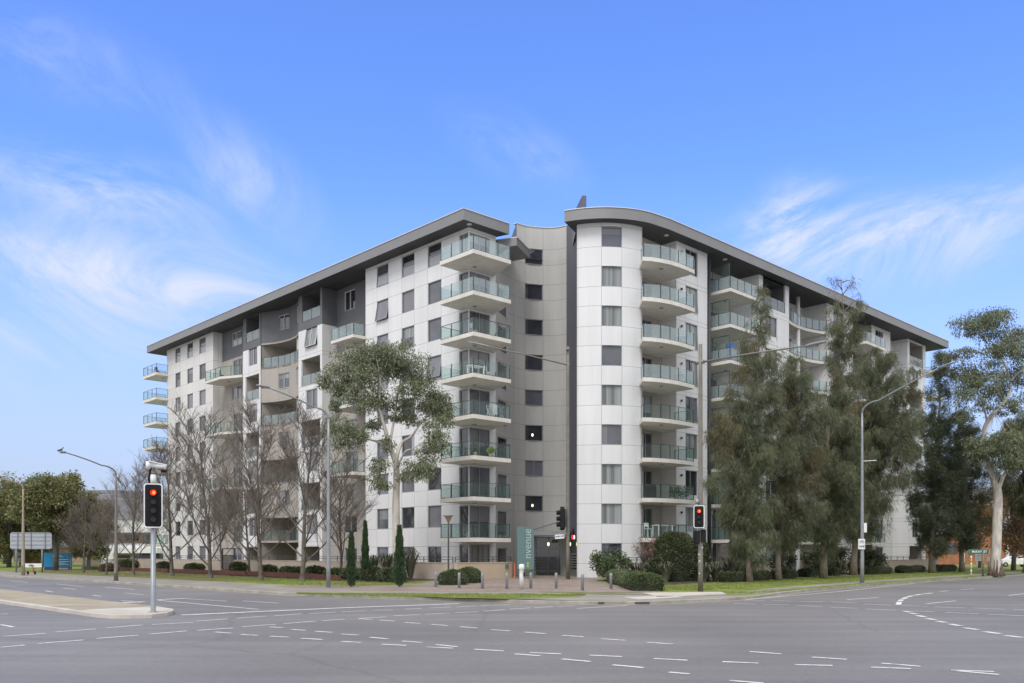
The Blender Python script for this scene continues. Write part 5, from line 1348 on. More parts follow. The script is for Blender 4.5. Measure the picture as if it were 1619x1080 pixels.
def signal(root, z, n, w, lens_r=.10, pitch=.30, lit=0, border=True, loc=(0, 0), rz=0.0, board=True, core_dx=.02):
    """a signal head (local, facing -Y): board, white rim, housings, visors, lenses"""
    H = n*pitch+.32
    hd = bpy.data.objects.new('signal_head', None) if False else None
    mb = MB()
    if board: plate(mb, rrect(w, H, .11), -.02, .02, z)
    for k in range(n):
        zc = z+(n-1)/2*pitch-k*pitch
        plate(mb, rrect(lens_r*2.5, pitch*.96, .04), .02, .22, zc)
        plate(mb, rrect(lens_r*2.3, pitch*.9, .04), -.05, -.02, zc)
        visor(mb, 0, zc, lens_r*1.08, .26, -.05)
    h = mb.build('signal_head', M_BLACK, root); h.location = (loc[0], loc[1], 0); h.rotation_euler = (0, 0, rz)
    if border:
        m2 = MB(); A = rrect(w, H, .11); Bq = rrect(w-.075, H-.075, .08); N = len(A)
        a = [m2.vert((px, -.024, z+pz)) for px, pz in A]; b = [m2.vert((px, -.024, z+pz)) for px, pz in Bq]
        for i in range(N): j = (i+1) % N; m2.face((a[i], b[i], b[j], a[j]))
        m2.build('white_rim', M_WPAINT, h)
    for k in range(n):
        zc = z+(n-1)/2*pitch-k*pitch; m2 = MB(); disc(m2, 0, -.055, zc, lens_r)
        m2.build('lit_lens' if k == lit else 'lens', M_RED if k == lit else (M_LENSR if k == lit+1 else M_LENS), h)
        if k == lit:
            m3 = MB(); disc(m3, core_dx, -.062, zc, lens_r*.50, rz=lens_r*.62); m3.build('lamp_core', M_REDHOT, h)
    return h
# --- near traffic light on the median island
p = W(11.85, 30.05, .154); t = thing('traffic_light', 'four-lamp traffic light, red lit, with a camera on top, on the median island', 'traffic light', p, face_cam(p))
sp = 1378/p.y
mb = MB(); mb.lathe((0, .16, 0), [(.16, 0), (.16, .02), (.085, .022), (.082, 4.45), (.085, 4.46), (.02, 4.47)], 14); mb.build('pole', M_GALV, t)
mb = MB(); mb.lathe((0, .16, 4.38), [(.10, 0), (.10, .34), (.06, .36)], 12); mb.build('pole_cap', M_WPAINT, t)
signal(t, 3.66, 4, .60, lit=0)
mb = MB(); mb.tube([(-.10, .16, 4.35), (-.14, .14, 4.6), (-.10, .12, 4.85), (-.06, .10, 5.0)], .035, 8); mb.build('cable', M_BLACK, t)
mb = MB(); mb.tube([(-.15, .1, 4.93), (-.15, .1, 5.18)], .085, 10); mb.tube([(-.15, .1, 5.05), (.02, .05, 5.02)], .06, 8)
mb.tube([(-.12, .06, 5.10), (.40, -.06, 4.98)], [.085, .105], 10); mb.box((.14, .0, 5.12), (.58, .26, .03), 0, Matrix.Rotation(.2, 3, 'Y'))
cm = mb.build('camera', M_WPAINT, t)
mb = MB(); mb.tube([(.33, -.06, 4.90), (.33, -.06, 4.80)], [.10, .075], 10); mb.build('camera_dome', M_BLACK, cm)

# --- signal and lamp pole at the right corner
def tapered_pole(mb, H, r0, r1, n=12, x=0, y=0):
    mb.tube([(x, y, H*i/8) for i in range(9)], [r0+(r1-r0)*i/8 for i in range(9)], n)
def lamp_head(root, tip, d, m=M_FRAME, L=.75):
    """flat cobra lantern at the end of an arm"""
    mb = MB(); tip = Vector(tip); d = Vector(d).normalized(); s = Vector((-d.y, d.x, 0)).normalized(); up = s.cross(d)*-1 if s.cross(d).z < 0 else s.cross(d)
    secs = [(0, .05, .05), (.08, .10, .07), (.3, .16, .08), (.75, .15, .06), (1, .06, .03)]
    prev = None
    for t_, w, h in secs:
        c = tip+d*(L*t_-.1); ring = [mb.vert(c+s*w*math.cos(a)+up*h*math.sin(a)) for a in [2*math.pi*k/10 for k in range(10)]]
        if prev:
            for k in range(10): mb.face((prev[k], prev[(k+1) % 10], ring[(k+1) % 10], ring[k]), 0, True)
        else: mb.face(ring[::-1])
        prev = ring
    mb.face(prev)
    o = mb.build('lamp_head', m, root)
    m2 = MB(); c = tip+d*(L*.45-.1)-up*.085; m2.box(c, (.3, .2, .02)); m2.build('lamp_glass', M_PALEBLIND, o)
    return o
p = grd(G(1107.5, 935, .17)); t = thing('traffic_light_pole', 'tall brown-grey pole with a red traffic light and a long lamp arm to the right', 'traffic light', p)
mb = MB(); tapered_pole(mb, 13.0, .14, .10); mb.build('pole', M_GALVD, t)
d = Vector((-DL[0], -DL[1], 0)); a0 = Vector((0, 0, 12.05)); tip = Vector(-(-d)*6.0)+Vector((0, 0, 11.9))
mb = MB(); mb.tube([a0+d*.1, a0.lerp(tip, .5)+Vector((0, 0, .05)), tip], [.055, .045, .035], 8); mb.tube([a0+d*-.22, a0+d*.22], .09, 8); mb.build('arm', M_GALVD, t)
lamp_head(t, tip, d+Vector((0, 0, .05)), M_FRAME, 1.1)
rz = face_cam(p)+.10
h = signal(t, 3.92, 3, .56, lit=0, loc=(-.14, -.30), rz=rz-.12, pitch=.29)
mb = MB(); plate(mb, rrect(.30, .66, .05), -.2, .12, 2.86, x=-.22); plate(mb, rrect(.22, .62, .04), -.36, -.2, 2.86, x=-.22); plate(mb, rrect(.26, .66, .05), -.2, .1, 2.92, x=.12)
hp = mb.build('pedestrian_signal', M_BLACK, t)
mb = MB(); mb.bar((-.15, -.15, 3.25), (.2, -.1, 3.25), .06); mb.tube([(-.14, -.2, 3.3), (-.14, -.2, 3.42)], .05, 8); mb.lathe((-.2, -.1, 4.62), [(.09, 0), (.10, .08), (.09, .22), (.03, .25)], 10); mb.box((.19, 0, 2.95), (.10, .12, .55)); mb.build('signal_bracket', M_FRAME, t)
mb = MB()
for z_, a in ((1.6, -2.1), (1.95, -2.3), (.95, -2.2), (2.3, -1.0)): mb.box((math.cos(a)*.137, math.sin(a)*.137, z_), (.06, .012, .05+.04*(z_ % .3)), 0, Matrix.Rotation(a+1.57, 3, 'Z'))
mb.build('sticker', M_WPAINT, t)

# --- tall pole by the entrance
pp = PX(898, 0, 62.0); p = grd(pp); t = thing('traffic_light_pole', 'tall slim pole before the entrance with a side-on black traffic light and name sign', 'traffic light', p)
k = 62.0/F_PX
mb = MB(); tapered_pole(mb, (HZ-548)*k+EYE-p.z, .15, .09); mb.build('pole', M_GALVD, t)
a0 = Vector((0, 0, EYE+(HZ-577)*k-p.z)); tp = PX(772, 548, 60.4)-p
mb = MB(); mb.tube([a0+Vector((.15, 0, 0)), a0, a0.lerp(tp, .5)+Vector((0, 0, .03)), tp], [.06, .06, .05, .045], 8); mb.build('arm', M_GALVD, t)
lamp_head(t, tp, (tp-a0), M_PALEBLIND, 1.6)
mb = MB(); mb.box((-.05, -.15, EYE+(HZ-553)*k-p.z), (.22, .3, .06)); mb.build('bird_spike', M_FRAME, t)
def rootloc(x, y): q = PX(x, y, 62.0)-p; return q
# side-on three-lamp head looking left
q = rootloc(887, 820); mb = MB(); pr = rrect(.40, 1.72, .19); 
a = [mb.vert((q.x+.02, q.y-.42+.84*0, 0))] if False else None
H_ = 1.70
def side_plate(mb, x0, x1, w, h, z, y=-.3):
    pts = rrect(w, h, min(w, h)*.28); A = [mb.vert((x0, y+py, z+pz)) for py, pz in pts]; Bv = [mb.vert((x1, y+py, z+pz)) for py, pz in pts]; n_ = len(pts)
    mb.face(A[::-1]); mb.face(Bv)
    for i in range(n_): mb.face((A[i], Bv[i], Bv[(i+1) % n_], A[(i+1) % n_]))
side_plate(mb, q.x-.06, q.x+.22, .62, 1.66, q.z); side_plate(mb, q.x+.22, q.x+.30, .5, 1.3, q.z)
for dz in (.42, 0, -.42):
    mb.tube([(q.x-.34, -.3, q.z+dz-.03), (q.x-.06, -.3, q.z+dz)], [.155, .165], 12)
    side_plate(mb, q.x-.12, q.x-.05, .38, .38, q.z+dz)
mb.build('signal_head', M_BLACK, t)
mb = MB()
for z_ in (EYE+(HZ-805)*k-p.z, EYE+(HZ-836)*k-p.z): mb.bar((q.x+.2, -.2, z_), (0, 0, z_), .06)
q2 = rootloc(877, 836); mb.bar((-.1, -.1, EYE+(HZ-833)*k-p.z), (q2.x-.2, -.2, q2.z-.15), .05); mb.build('signal_bracket', M_FRAME, t)
# street name blade
q = rootloc(884.5, 848.5); mb = MB(); plate(mb, rrect(.66, .30, .04), -.02, .02, 0); b = mb.build('street_name_sign', M_WPAINT, t); b.location = (q.x, -.22, q.z); b.rotation_euler = (0, math.radians(-4), 0)
tx = text_mesh('BARRY DR', .16, 'lettering', M_BLACK, b, (0, -.024, 0), (math.pi/2, 0, 0), .002, .004, width=.58)
mb = MB(); mb.bar((q.x-.1, -.2, q.z+.22), (0, -.1, q.z+.2), .04); mb.bar((q.x+.3, -.2, q.z), (0, 0, q.z), .05); mb.build('sign_bracket', M_FRAME, t)
# little pedestrian light to the right of the pole
q = rootloc(906, 849); q3 = rootloc(906.5, 859)
mb = MB(); plate(mb, rrect(.36, .42, .06), -.16, .16, q.z-.02, x=q.x); mb.tube([(q.x+.03, 0, q.z+.2), (q.x+.03, 0, q.z+.62)], .07, 8)
mb.bar((0, 0, q.z), (q.x, 0, q.z), .06); plate(mb, rrect(.34, .40, .08), -.16, .16, q3.z-.05, x=q3.x+.02); hp = mb.build('pedestrian_signal', M_BLACK, t)
mb = MB(); plate(mb, rrect(.27, .32, .05), -.166, -.162, q.z-.02, x=q.x); mb.build('lit_lens', mat('dim_red_lens', (.35, .01, .015), .3, emit=(.9, .02, .02, .35)), hp)
mb = MB(); plate(mb, rrect(.09, .26, .04), -.171, -.168, q.z-.02, x=q.x+.07); mb.build('walking_figure_lamp', mat('pink_lamp', (1, .5, .5), .3, emit=(1, .35, .35, 1.6)), hp)

# --- street lamps
def street_lamp(label, base, H, arm, rise, m, seedbend=.9, r0=.10, head=M_FRAME, grp='street lamps along the roads', Lh=.75, bend=1.0):
    t = thing('street_lamp', label, 'street lamp', base, group=grp)
    mb = MB(); mb.tube([(0, 0, H*i/8) for i in range(9)], [r0+(.062-r0)*i/8 for i in range(9)], 12); mb.lathe((0, 0, 0), [(r0*1.9, 0), (r0*1.9, .03), (r0*1.1, .032)], 12); mb.build('pole', m, t)
    A = Vector((arm[0], arm[1], 0)); L = A.length; A.normalize(); pts = []
    for i in range(9):
        a = math.pi/2*i/8; pts.append(Vector((0, 0, H))+A*bend*(1-math.cos(a))+Vector((0, 0, bend*.62*math.sin(a))))
    e = A*L+Vector((0, 0, H+bend*.62+rise))
    s0 = pts[-1]; pts += [s0.lerp(e, .33)+Vector((0, 0, .04)), s0.lerp(e, .66)+Vector((0, 0, .04)), e]
    mb = MB(); mb.tube(pts, [.062-.022*i/(len(pts)-1) for i in range(len(pts))], 10); mb.build('arm', m, t)
    lamp_head(t, e, (e-pts[-2])+Vector((0, 0, -.15)), head, Lh)
    mb = MB(); mb.box((0, -r0*.98, .75), (.10, .03, .34)); mb.build('access_cover', M_GALVD if m is not M_GALVD else M_FRAME, t)
    return t
street_lamp('blue-grey street lamp beside the leftmost cypress, arm over the left road', grd(G(519.3, 930, .17)), 9.7, (-DR[0]*3.8, -DR[1]*3.8), .75, M_GALV, r0=.125, bend=.9)
tl = street_lamp('brownish street lamp with a bird on its tip, between the bare trees at left', grd(G(183.5, 918.4, .15)), 7.75, (-DR[0]*3.5, -DR[1]*3.5), .75, M_GALVD, r0=.15, Lh=.5)
street_lamp('street lamp at the far left edge in front of the grey sign board', grd(G(36.6, 910.3, .14)), 7.8, (-DR[0]*3.4, -DR[1]*3.4), .45, mat('buff_pole', (.33, .29, .225), .7, .1), r0=.17)
tr_ = street_lamp('tallest grey street lamp before the casuarinas carrying a lane sign', grd(G(1363, 923, .15)), 11.3, (-DL[0]*4.9, -DL[1]*4.9), 1.55, M_GALV, r0=.135, bend=1.1, head=M_GALV, Lh=1.0)
tr_.rotation_euler = (0, 0, 0)
mb = MB(); mb.bar((0, 0, 8.1), (.9, -.1, 8.15), .04); mb.box((.16, -.1, 3.7), (.18, .12, .62)); mb.build('junction_box', M_WPAINT, tr_)
b = MB(); plate(b, rrect(.55, .68, .03), -.012, .012, 0); b = b.build('lane_sign', M_WPAINT, tr_); b.location = (-.10, -.17, 2.62); b.rotation_euler = (0, 0, .35)
m2 = MB()
for (cx, cz) in ((-.10, .13), (.12, .13)):   # bicycle wheels
    N = 20; A = [m2.vert((cx+.085*math.cos(6.283*i/N), -.0155, cz+.085*math.sin(6.283*i/N))) for i in range(N)]; Bq = [m2.vert((cx+.06*math.cos(6.283*i/N), -.0155, cz+.06*math.sin(6.283*i/N))) for i in range(N)]
    for i in range(N): m2.face((A[i], A[(i+1) % N], Bq[(i+1) % N], Bq[i]))
for a_, c_ in (((-.10, .13), (-.04, .24)), ((-.04, .24), (.09, .24)), ((.09, .24), (.02, .13)), ((.02, .13), (-.04, .24)), ((.12, .13), (.08, .27))): m2.bar((a_[0], -.016, a_[1]), (c_[0], -.016, c_[1]), .018, .004)
m2.build('bicycle_symbol', M_BLACK, b); text_mesh('LANE', .19, 'lettering', M_BLACK, b, (0, -.016, -.16), (math.pi/2, 0, 0), .002, .004)

# pigeon on the tip of the left lamp
tipw = Vector(tl.location)+Vector((-DR[0]*3.75, -DR[1]*3.75, 7.75+.62+.75-.02))
r_ = MB(); prof = [(-.20, .015, 0), (-.12, .035, 0), (-.04, .06, .01), (.04, .065, .03), (.09, .05, .07), (.11, .032, .11), (.13, .034, .14), (.155, .026, .15), (.185, .006, .145)]
pv = None
for x_, rr_, z_ in prof:
    ring = [r_.vert((x_*.9, rr_*math.cos(6.283*i/10), .09+z_*1.1+rr_*1.15*math.sin(6.283*i/10))) for i in range(10)]
    if pv:
        for i in range(10): r_.face((pv[i], pv[(i+1) % 10], ring[(i+1) % 10], ring[i]), 0, True)
    else: r_.face(ring[::-1])
    pv = ring
r_.face(pv); r_.tube([(.02, .02, .06), (.03, .02, 0)], .006, 5); r_.tube([(.02, -.02, .06), (.03, -.02, 0)], .006, 5)
o = r_.build('pigeon', mat('dark_feathers', (.05, .05, .06), .7, .2), None, origin=(0, 0, 0)); o.location = tipw; o.rotation_euler = (0, 0, .8); o.scale = (1.3, 1.3, 1.3)
tag(o, 'small dark bird perched on the tip of the brownish street lamp', 'bird')

# --- garden lamp with a conical hat
b = PX(709, 0, 57.5); b = grd(b); t = thing('garden_lamp', 'dark slim lamp post with a flared conical lantern beside the cream wall', 'lamp post', b)
h = EYE+(HZ-826)*57.5/F_PX-b.z
mb = MB(); tapered_pole(mb, h, .06, .05, 10); mb.build('pole', M_SOFFIT, t)
mb = MB(); mb.lathe((0, 0, h), [(.06, 0), (.09, .05), (.26, .40), (.28, .42)], 18); mb.build('lantern', mat('amber_lantern', (.30, .24, .15), .4), t)
mb = MB(); mb.lathe((0, 0, h+.425), [(.36, 0), (.36, .05), (.05, .10)], 18); mb.build('lamp_hat', M_FRAME, t)

# --- bollards
ords = ['first', 'second', 'third', 'fourth', 'fifth', 'sixth', 'seventh', 'eighth']
xs = [(689, 930), (726, 931.7), (762.7, 932.7), (801.3, 933.3), (839.3, 932.7), (879.3, 932.7), (921, 935), (966, 932.7)]
xs = [(667.5, 931.3)]+xs[1:] if False else xs
proto = None
for i, (x, y) in enumerate(xs):
    q = grd(G(x, y, .19)); lab = 'grey steel bollard, %s from the left in the row across the plaza' % ords[i]
    if proto is None:
        proto = thing('bollard', lab, 'bollard', q, group='bollards across the plaza')
        mb = MB(); mb.lathe((0, 0, -.02), [(.08, 0), (.08, .86), (.072, .895), (.04, .91)], 16); mb.build('post', M_GALV, proto)
        mb = MB(); mb.lathe((0, 0, .70), [(.0815, 0), (.083, .005), (.083, .08), (.0815, .085)], 16); mb.build('collar', M_FRAME, proto)
        mb = MB(); mb.lathe((0, 0, -.01), [(.12, 0), (.12, .03), (.08, .035)], 16); mb.build('base_ring', M_FRAME, proto)
    else: copy_tree(proto, q, i*.7, None, lab)
q = grd(G(824.7, 933.3, .19)); t = thing('service_post', 'white service post with a notched head among the bollards in front of the teal sign', 'post', q)
mb = MB(); mb.lathe((0, 0, 0), [(.10, 0), (.10, .16)], 14); mb.build('base', M_GALV, t)
mb = MB(); mb.lathe((0, 0, .161), [(.125, 0), (.125, .62), (.12, .9), (.15, .92), (.15, 1.10), (.12, 1.18), (.03, 1.2)], 16); mb.build('post', M_WPAINT, t)
mb = MB(); mb.box((.13, -.05, .80), (.06, .14, .22)); mb.build('socket', M_BLACK, t)

# --- teal entrance sign
M_TEAL = mat('teal_panel', (.105, .19, .185), .5, .05)
ps = PX(831, 0, 63.5); ps = grd(ps); t = thing('entrance_sign', 'tall teal vertical sign reading nvenue beside the entrance doors', 'sign', ps, .0)
k = 63.5/F_PX; zt = EYE+(HZ-833)*k-ps.z; zb = EYE+(HZ-900)*k-ps.z; wS = 26.5*k
mb = MB(); mb.box((0, 0, (zt+zb)/2), (wS, .14, zt-zb)); mb.build('sign_panel', M_TEAL, t)
mb = MB(); mb.box((-wS/2+.1, 0.02, zb/2), (.12, .09, zb)); mb.box((wS/2-.03, .02, (zt-.1)/2), (.07, .12, zt-.1)); mb.build('sign_post', mat('teal_post', (.08, .13, .125), .5), t)
text_mesh('nvenue', .80, 'lettering', mat('silver_letter', (.55, .60, .60), .35), t, (.16, -.078, zb+(zt-zb)*.60), (math.pi/2, -math.pi/2, 0), .006, -.012, width=(zt-zb)*.68)
mb = MB()
for z_ in (.22, .42): plate(mb, rrect(.13, .16, .03), -.088, -.071, zb+z_, x=.16)
mb.build('emblem', mat('yellow_green', (.42, .42, .06), .5), t)

# --- walls and railings of the gardens
def low_wall(name, label, pts, z1, m, th=.22, rail=None, group=None):
    b = W(*pts[0], gz_uv(*pts[0])); t = thing(name, label, 'wall', b, world=True, group=group)
    mb = MB(); cp = MB(); rl = MB()
    for a, c in zip(pts, pts[1:]):
        A, C = W(*a), W(*c); d = (C-A).normalized(); n = Vector((d.y, -d.x, 0))
        mb.prism([A+n*th/2, C+n*th/2, C-n*th/2, A-n*th/2], 0, z1)
        cp.prism([A+n*(th/2+.03), C+n*(th/2+.03), C-n*(th/2+.03), A-n*(th/2+.03)], z1+.002, z1+.06)
        if rail:
            L = (C-A).length; k = max(1, int(L/1.6))
            for i in range(k+1): q = A.lerp(C, i/k)-n*.05; rl.bar(q+Vector((0, 0, z1+.06)), q+Vector((0, 0, z1+.06+rail)), .05)
            for f in (1.0, .55): rl.bar(A-n*.05+Vector((0, 0, z1+.06+rail*f)), C-n*.05+Vector((0, 0, z1+.06+rail*f)), .04)
    mb.build('wall_body', m, t); cp.build('coping', m, t)
    if rail: rl.build('railing', M_SOFFIT, t)
    return t
low_wall('garden_wall', 'cream rendered garden wall closing the left side of the plaza', [(39.3, 46.5), (44.9, 46.75)], 1.46, M_SAND, rail=.38)
low_wall('garden_wall', 'long beige garden wall in front of the left wing, behind the street trees', [(39.2, 79.4), (39.2, 46.75)], 1.46, M_SAND2, rail=.38)
low_wall('garden_wall', 'far beige garden wall left of the dark gate', [(39.2, 110), (39.2, 82.2)], 1.46, M_SAND2, rail=.38)
b = W(39.2, 82.1, .3); t = thing('gate', 'dark metal gate in the beige garden wall behind the bare trees', 'gate', b, world=True)
mb = MB()
for v in (82.1, 79.5): q = W(39.2, v); mb.bar(q+Vector((0, 0, .2)), q+Vector((0, 0, 2.6)), .1)
mb.bar(W(39.2, 82.1, 2.6), W(39.2, 79.5, 2.6), .1); mb.build('gate_frame', M_SOFFIT, t)
mb = MB()
for i in range(1, 15): q = W(39.2, 82.1-2.6*i/15); mb.bar(q+Vector((0, 0, .35)), q+Vector((0, 0, 1.95)), .04)
mb.bar(W(39.2, 82.05, 1.95), W(39.2, 79.55, 1.95), .06); mb.bar(W(39.2, 82.05, .36), W(39.2, 79.55, .36), .06); mb.build('gate_leaf', M_BLACK, t)
q = W(44.95, 46.62); t2 = MB(); t2.box((q.x+.12, q.y-.1, .85), (.10, .24, 1.2)); 
o = t2.build('orange_marker', mat('orange_plastic', (.62, .16, .05), .5), None, origin=(q.x, q.y, .3)); tag(o, 'orange strip standing against the right end of the cream garden wall', 'marker')
q = W(44.3, 46.57, 1.20); t2 = MB(); t2.box(q, (.30, .05, .30), 0, Matrix.Rotation(T45, 3, 'Z')); o = t2.build('wall_plaque', M_TEAL, None, origin=q); tag(o, 'small green plaque fixed on the cream garden wall', 'plaque')
low_wall('garden_wall', 'beige garden wall right of the white tower behind the clipped hedge', [(47.0, 40.1), (50, 38.95), (57, 38.6), (61, 38.4)], 1.42, M_SAND2, rail=.36)
low_wall('garden_wall', 'beige garden wall between the second and third casuarina trunks', [(62.4, 37.3), (68.0, 37.5)], 1.42, M_SAND2, rail=.36)
low_wall('garden_wall', 'beige garden wall right of the pale gate posts', [(70.8, 37.5), (88, 37.9), (104, 38)], 1.42, M_SAND2, rail=.36)
b = W(68.2, 37.5, .3); t = thing('gate', 'metal gate between two white posts behind the third casuarina', 'gate', b, world=True)
mb = MB()
for u in (68.25, 70.65): q = W(u, 37.5); mb.bar(q+Vector((0, 0, .2)), q+Vector((0, 0, 2.5)), .26)
mb.build('gate_frame', M_WHITE, t)
mb = MB()
for i in range(1, 15): q = W(68.4+2.1*i/15, 37.5); mb.bar(q+Vector((0, 0, .3)), q+Vector((0, 0, 1.7)), .035)
mb.bar(W(68.4, 37.5, 1.7), W(70.5, 37.5, 1.7), .05); mb.bar(W(68.4, 37.5, .35), W(70.5, 37.5, .35), .05); mb.build('gate_leaf', M_SOFFIT, t)
# maroon timber edging
M_MAROON = mat('maroon_timber', (.12, .045, .035), .8, .2, 3)
for i, (pts, lab) in enumerate([([(34.4, 108), (34.8, 95), (35.4, 86)], 'maroon timber garden edging at the far end, left of the low-forking tree'), ([(35.5, 85.8), (35.2, 78), (35.6, 70)], 'maroon timber garden edging behind the third bare tree'), ([(35.6, 69.8), (35.0, 60), (33.4, 52)], 'maroon timber garden edging behind the largest bare tree and street lamp')]):
    mb = MB()
    for a, c in zip(pts, pts[1:]):
        A, C = W(*a), W(*c); d = (C-A).normalized(); n = Vector((d.y, -d.x, 0))
        mb.prism([A+n*.09, C+n*.09, C-n*.09, A-n*.09], .1, .62)
    o = mb.build('garden_edging', M_MAROON, None, origin=W(*pts[0], .25)); tag(o, lab, 'edging', 'maroon garden edgings')

# --- things at the left end of the street
p = grd(G(66.5, 905, .16)); t = thing('sign_board', 'back of a large pale grey road sign on two posts at the far left', 'road sign', p, face_cam(p)*.6)
k = p.y/F_PX; zb = EYE+(HZ-868.5)*k-p.z; zt = EYE+(HZ-842)*k-p.z; w_ = 58.5*k
cx = (51-66.5)*k
mb = MB(); plate(mb, rrect(w_, zt-zb, .22), -.03, .03, (zt+zb)/2, x=cx); mb.build('sign_panel', mat('zinc_sheet', (.42, .45, .50), .5, .06, metal=.3), t)
mb = MB()
for f in (.04, .27, .52, .75, .97): mb.bar((cx-w_/2+.1, -.05, zb+(zt-zb)*f), (cx+w_/2-.1, -.05, zb+(zt-zb)*f), .05, .04)
for f in (-.32, 0, .34): mb.bar((cx+w_*f, -.09, zb), (cx+w_*f, -.09, zt), .06, .05)
mb.build('sign_rail', M_FRAME, t)
mb = MB(); mb.tube([(0, .08, 0), (0, .08, zt-.4)], .09, 10); mb.tube([(cx-w_*.36, .08, 0), (cx-w_*.36, .08, zt-.4)], .09, 10); mb.build('post', M_GALV, t)
p = grd(PX(92, 0, 101)); t = thing('blue_sign', 'bright blue hoarding sign with a purple base behind a tree trunk at far left', 'sign', p, face_cam(p)*.5)
k = 101/F_PX; z0, z1 = EYE+(HZ-902)*k-p.z, EYE+(HZ-874)*k-p.z; w_ = 40*k
mb = MB(); mb.box((0, 0, (z0+.42+z1)/2), (w_, .12, z1-z0-.42)); mb.build('sign_panel', mat('cyan_panel', (.01, .25, .52), .5, .05), t)
mb = MB(); mb.box((0, 0, z0+.205), (w_, .13, .41)); mb.build('sign_base', mat('purple_panel', (.06, .03, .22), .5, .05), t)
mb = MB()
for i, (x0, x1, z_) in enumerate(((-.5, .35, .86), (-.5, .6, .78), (-.45, 1.1, .62), (-.45, 1.2, .50), (-.45, .8, .42), (-.4, 1.15, .34), (-.2, 1.1, .13), (-.1, 1.1, .08))): mb.box(((x0+x1)/2, -.07, z0+(z1-z0)*z_), (x1-x0, .012, .06))
mb.lathe((-1.12, -.068, z0+(z1-z0)*.8), [(.001, 0)], 4) if False else None
mb.build('printed_lines', M_WPAINT, t)
p = grd(G(52, 908, .16)); t = thing('trailer_sign', 'small white banner board on an orange wheeled stand at far left', 'sign', p, face_cam(p)*.6); k = p.y/F_PX
mb = MB(); mb.box((0, 0, EYE+(HZ-894)*k-p.z), (25*k, .06, 6.2*k)); mb.build('sign_panel', M_WPAINT, t)
mb = MB(); mb.tube([(-.4, -.04, EYE+(HZ-894.5)*k-p.z), (-.16, -.05, EYE+(HZ-893)*k-p.z), (.1, -.04, EYE+(HZ-894.5)*k-p.z)], [.02, .12, .02], 6); mb.build('printed_emblem', M_FRAME, t)
mb = MB(); mb.bar((0, .05, .25), (0, .05, .9), .16); mb.bar((-.5, .05, .25), (.5, .05, .25), .08); mb.build('stand', mat('faded_orange', (.45, .22, .10), .6), t)
for x_ in (-.42, .18):
    mb = MB(); mb.tube([(x_-.07, 0, .15), (x_+.07, 0, .15)], .16, 14, 0, True, False); mb.build('wheel', M_BLACK, t)
# --- McKay St sign at the right
p = grd(G(1554.5, 911, .16)); t = thing('street_name_sign', 'green arrow-ended street name sign reading McKAY ST on two posts at the right', 'road sign', p, face_cam(p)*.5); k = p.y/F_PX
zc = EYE+(HZ-872.3)*k-p.z; w_, h_ = 32*k, 7.6*k; cx = (1547-1554.5)*k
mb = MB(); pts = [(-w_/2+h_*.45, h_/2), (-w_/2, 0), (-w_/2+h_*.45, -h_/2), (w_/2, -h_/2), (w_/2, h_/2)]
plate(mb, pts[::-1], -.02, .02, zc, x=cx); s_ = mb.build('sign_panel', mat('sign_green', (.01, .12, .07), .4, .03), t)
m2 = MB()
for a_, c_ in zip(pts, pts[1:]+pts[:1]): m2.bar((cx+a_[0]*.985, -.024, zc+a_[1]*.93), (cx+c_[0]*.985, -.024, zc+c_[1]*.93), .03, .006)
for sg in (1, -1): m2.bar((cx-w_*.42, -.025, zc), (cx-w_*.36, -.025, zc+sg*h_*.3), .055, .006)
m2.build('white_rim', M_WPAINT, s_)
text_mesh('McKAY  ST', h_*.62, 'lettering', M_WPAINT, s_, (cx+w_*.06, -.026, zc), (math.pi/2, 0, 0), .003, .006, width=w_*.68)
mb = MB(); mb.tube([(0, .06, 0), (0, .06, zc+.15)], .09, 10); mb.build('post', M_GALVD, t)
p = grd(G(1535.5, 911.5, .16)); t = thing('marker_post', 'thin yellow and white banded marker post under the arrow end of the green sign', 'post', p); k = p.y/F_PX
H_ = EYE+(HZ-879)*k-p.z; YEL = mat('yellow_band', (.5, .48, .05), .6)
mb = MB()
for i in range(6): mb.lathe((0, 0, H_*i/6), [(.055, 0), (.055, H_/6)], 10, i % 2)
mb.build('post', [YEL, M_WPAINT], t)
p = grd(G(1545.5, 900, .26)); t = thing('notice_board', 'small white notice board on a pale post behind the green street name sign', 'sign', p); k = p.y/F_PX
mb = MB(); mb.box((.1, 0, EYE+(HZ-881.5)*k-p.z), (9*k, .06, 11*k)); mb.build('sign_panel', M_WPAINT, t)
mb = MB(); mb.tube([(0, .08, 0), (0, .08, EYE+(HZ-886)*k-p.z)], .08, 8); mb.build('post', M_WPAINT, t)
mb = MB()
for i in range(4): mb.box((.1, -.034, EYE+(HZ-878-2.2*i)*k-p.z), (6*k, .008, .05))
mb.build('printed_lines', M_FRAME, t)
p = grd(G(1563, 900, .26)); t = thing('notice_board', 'small framed notice board touching the left side of the big white gum trunk', 'sign', p); k = p.y/F_PX
mb = MB(); mb.box((0, 0, EYE+(HZ-884)*k-p.z), (5*k, .06, 7*k)); mb.build('sign_panel', M_WPAINT, t)
mb = MB(); mb.tube([(0, .08, 0), (0, .08, EYE+(HZ-881)*k-p.z)], .06, 8); mb.build('post', M_FRAME, t)

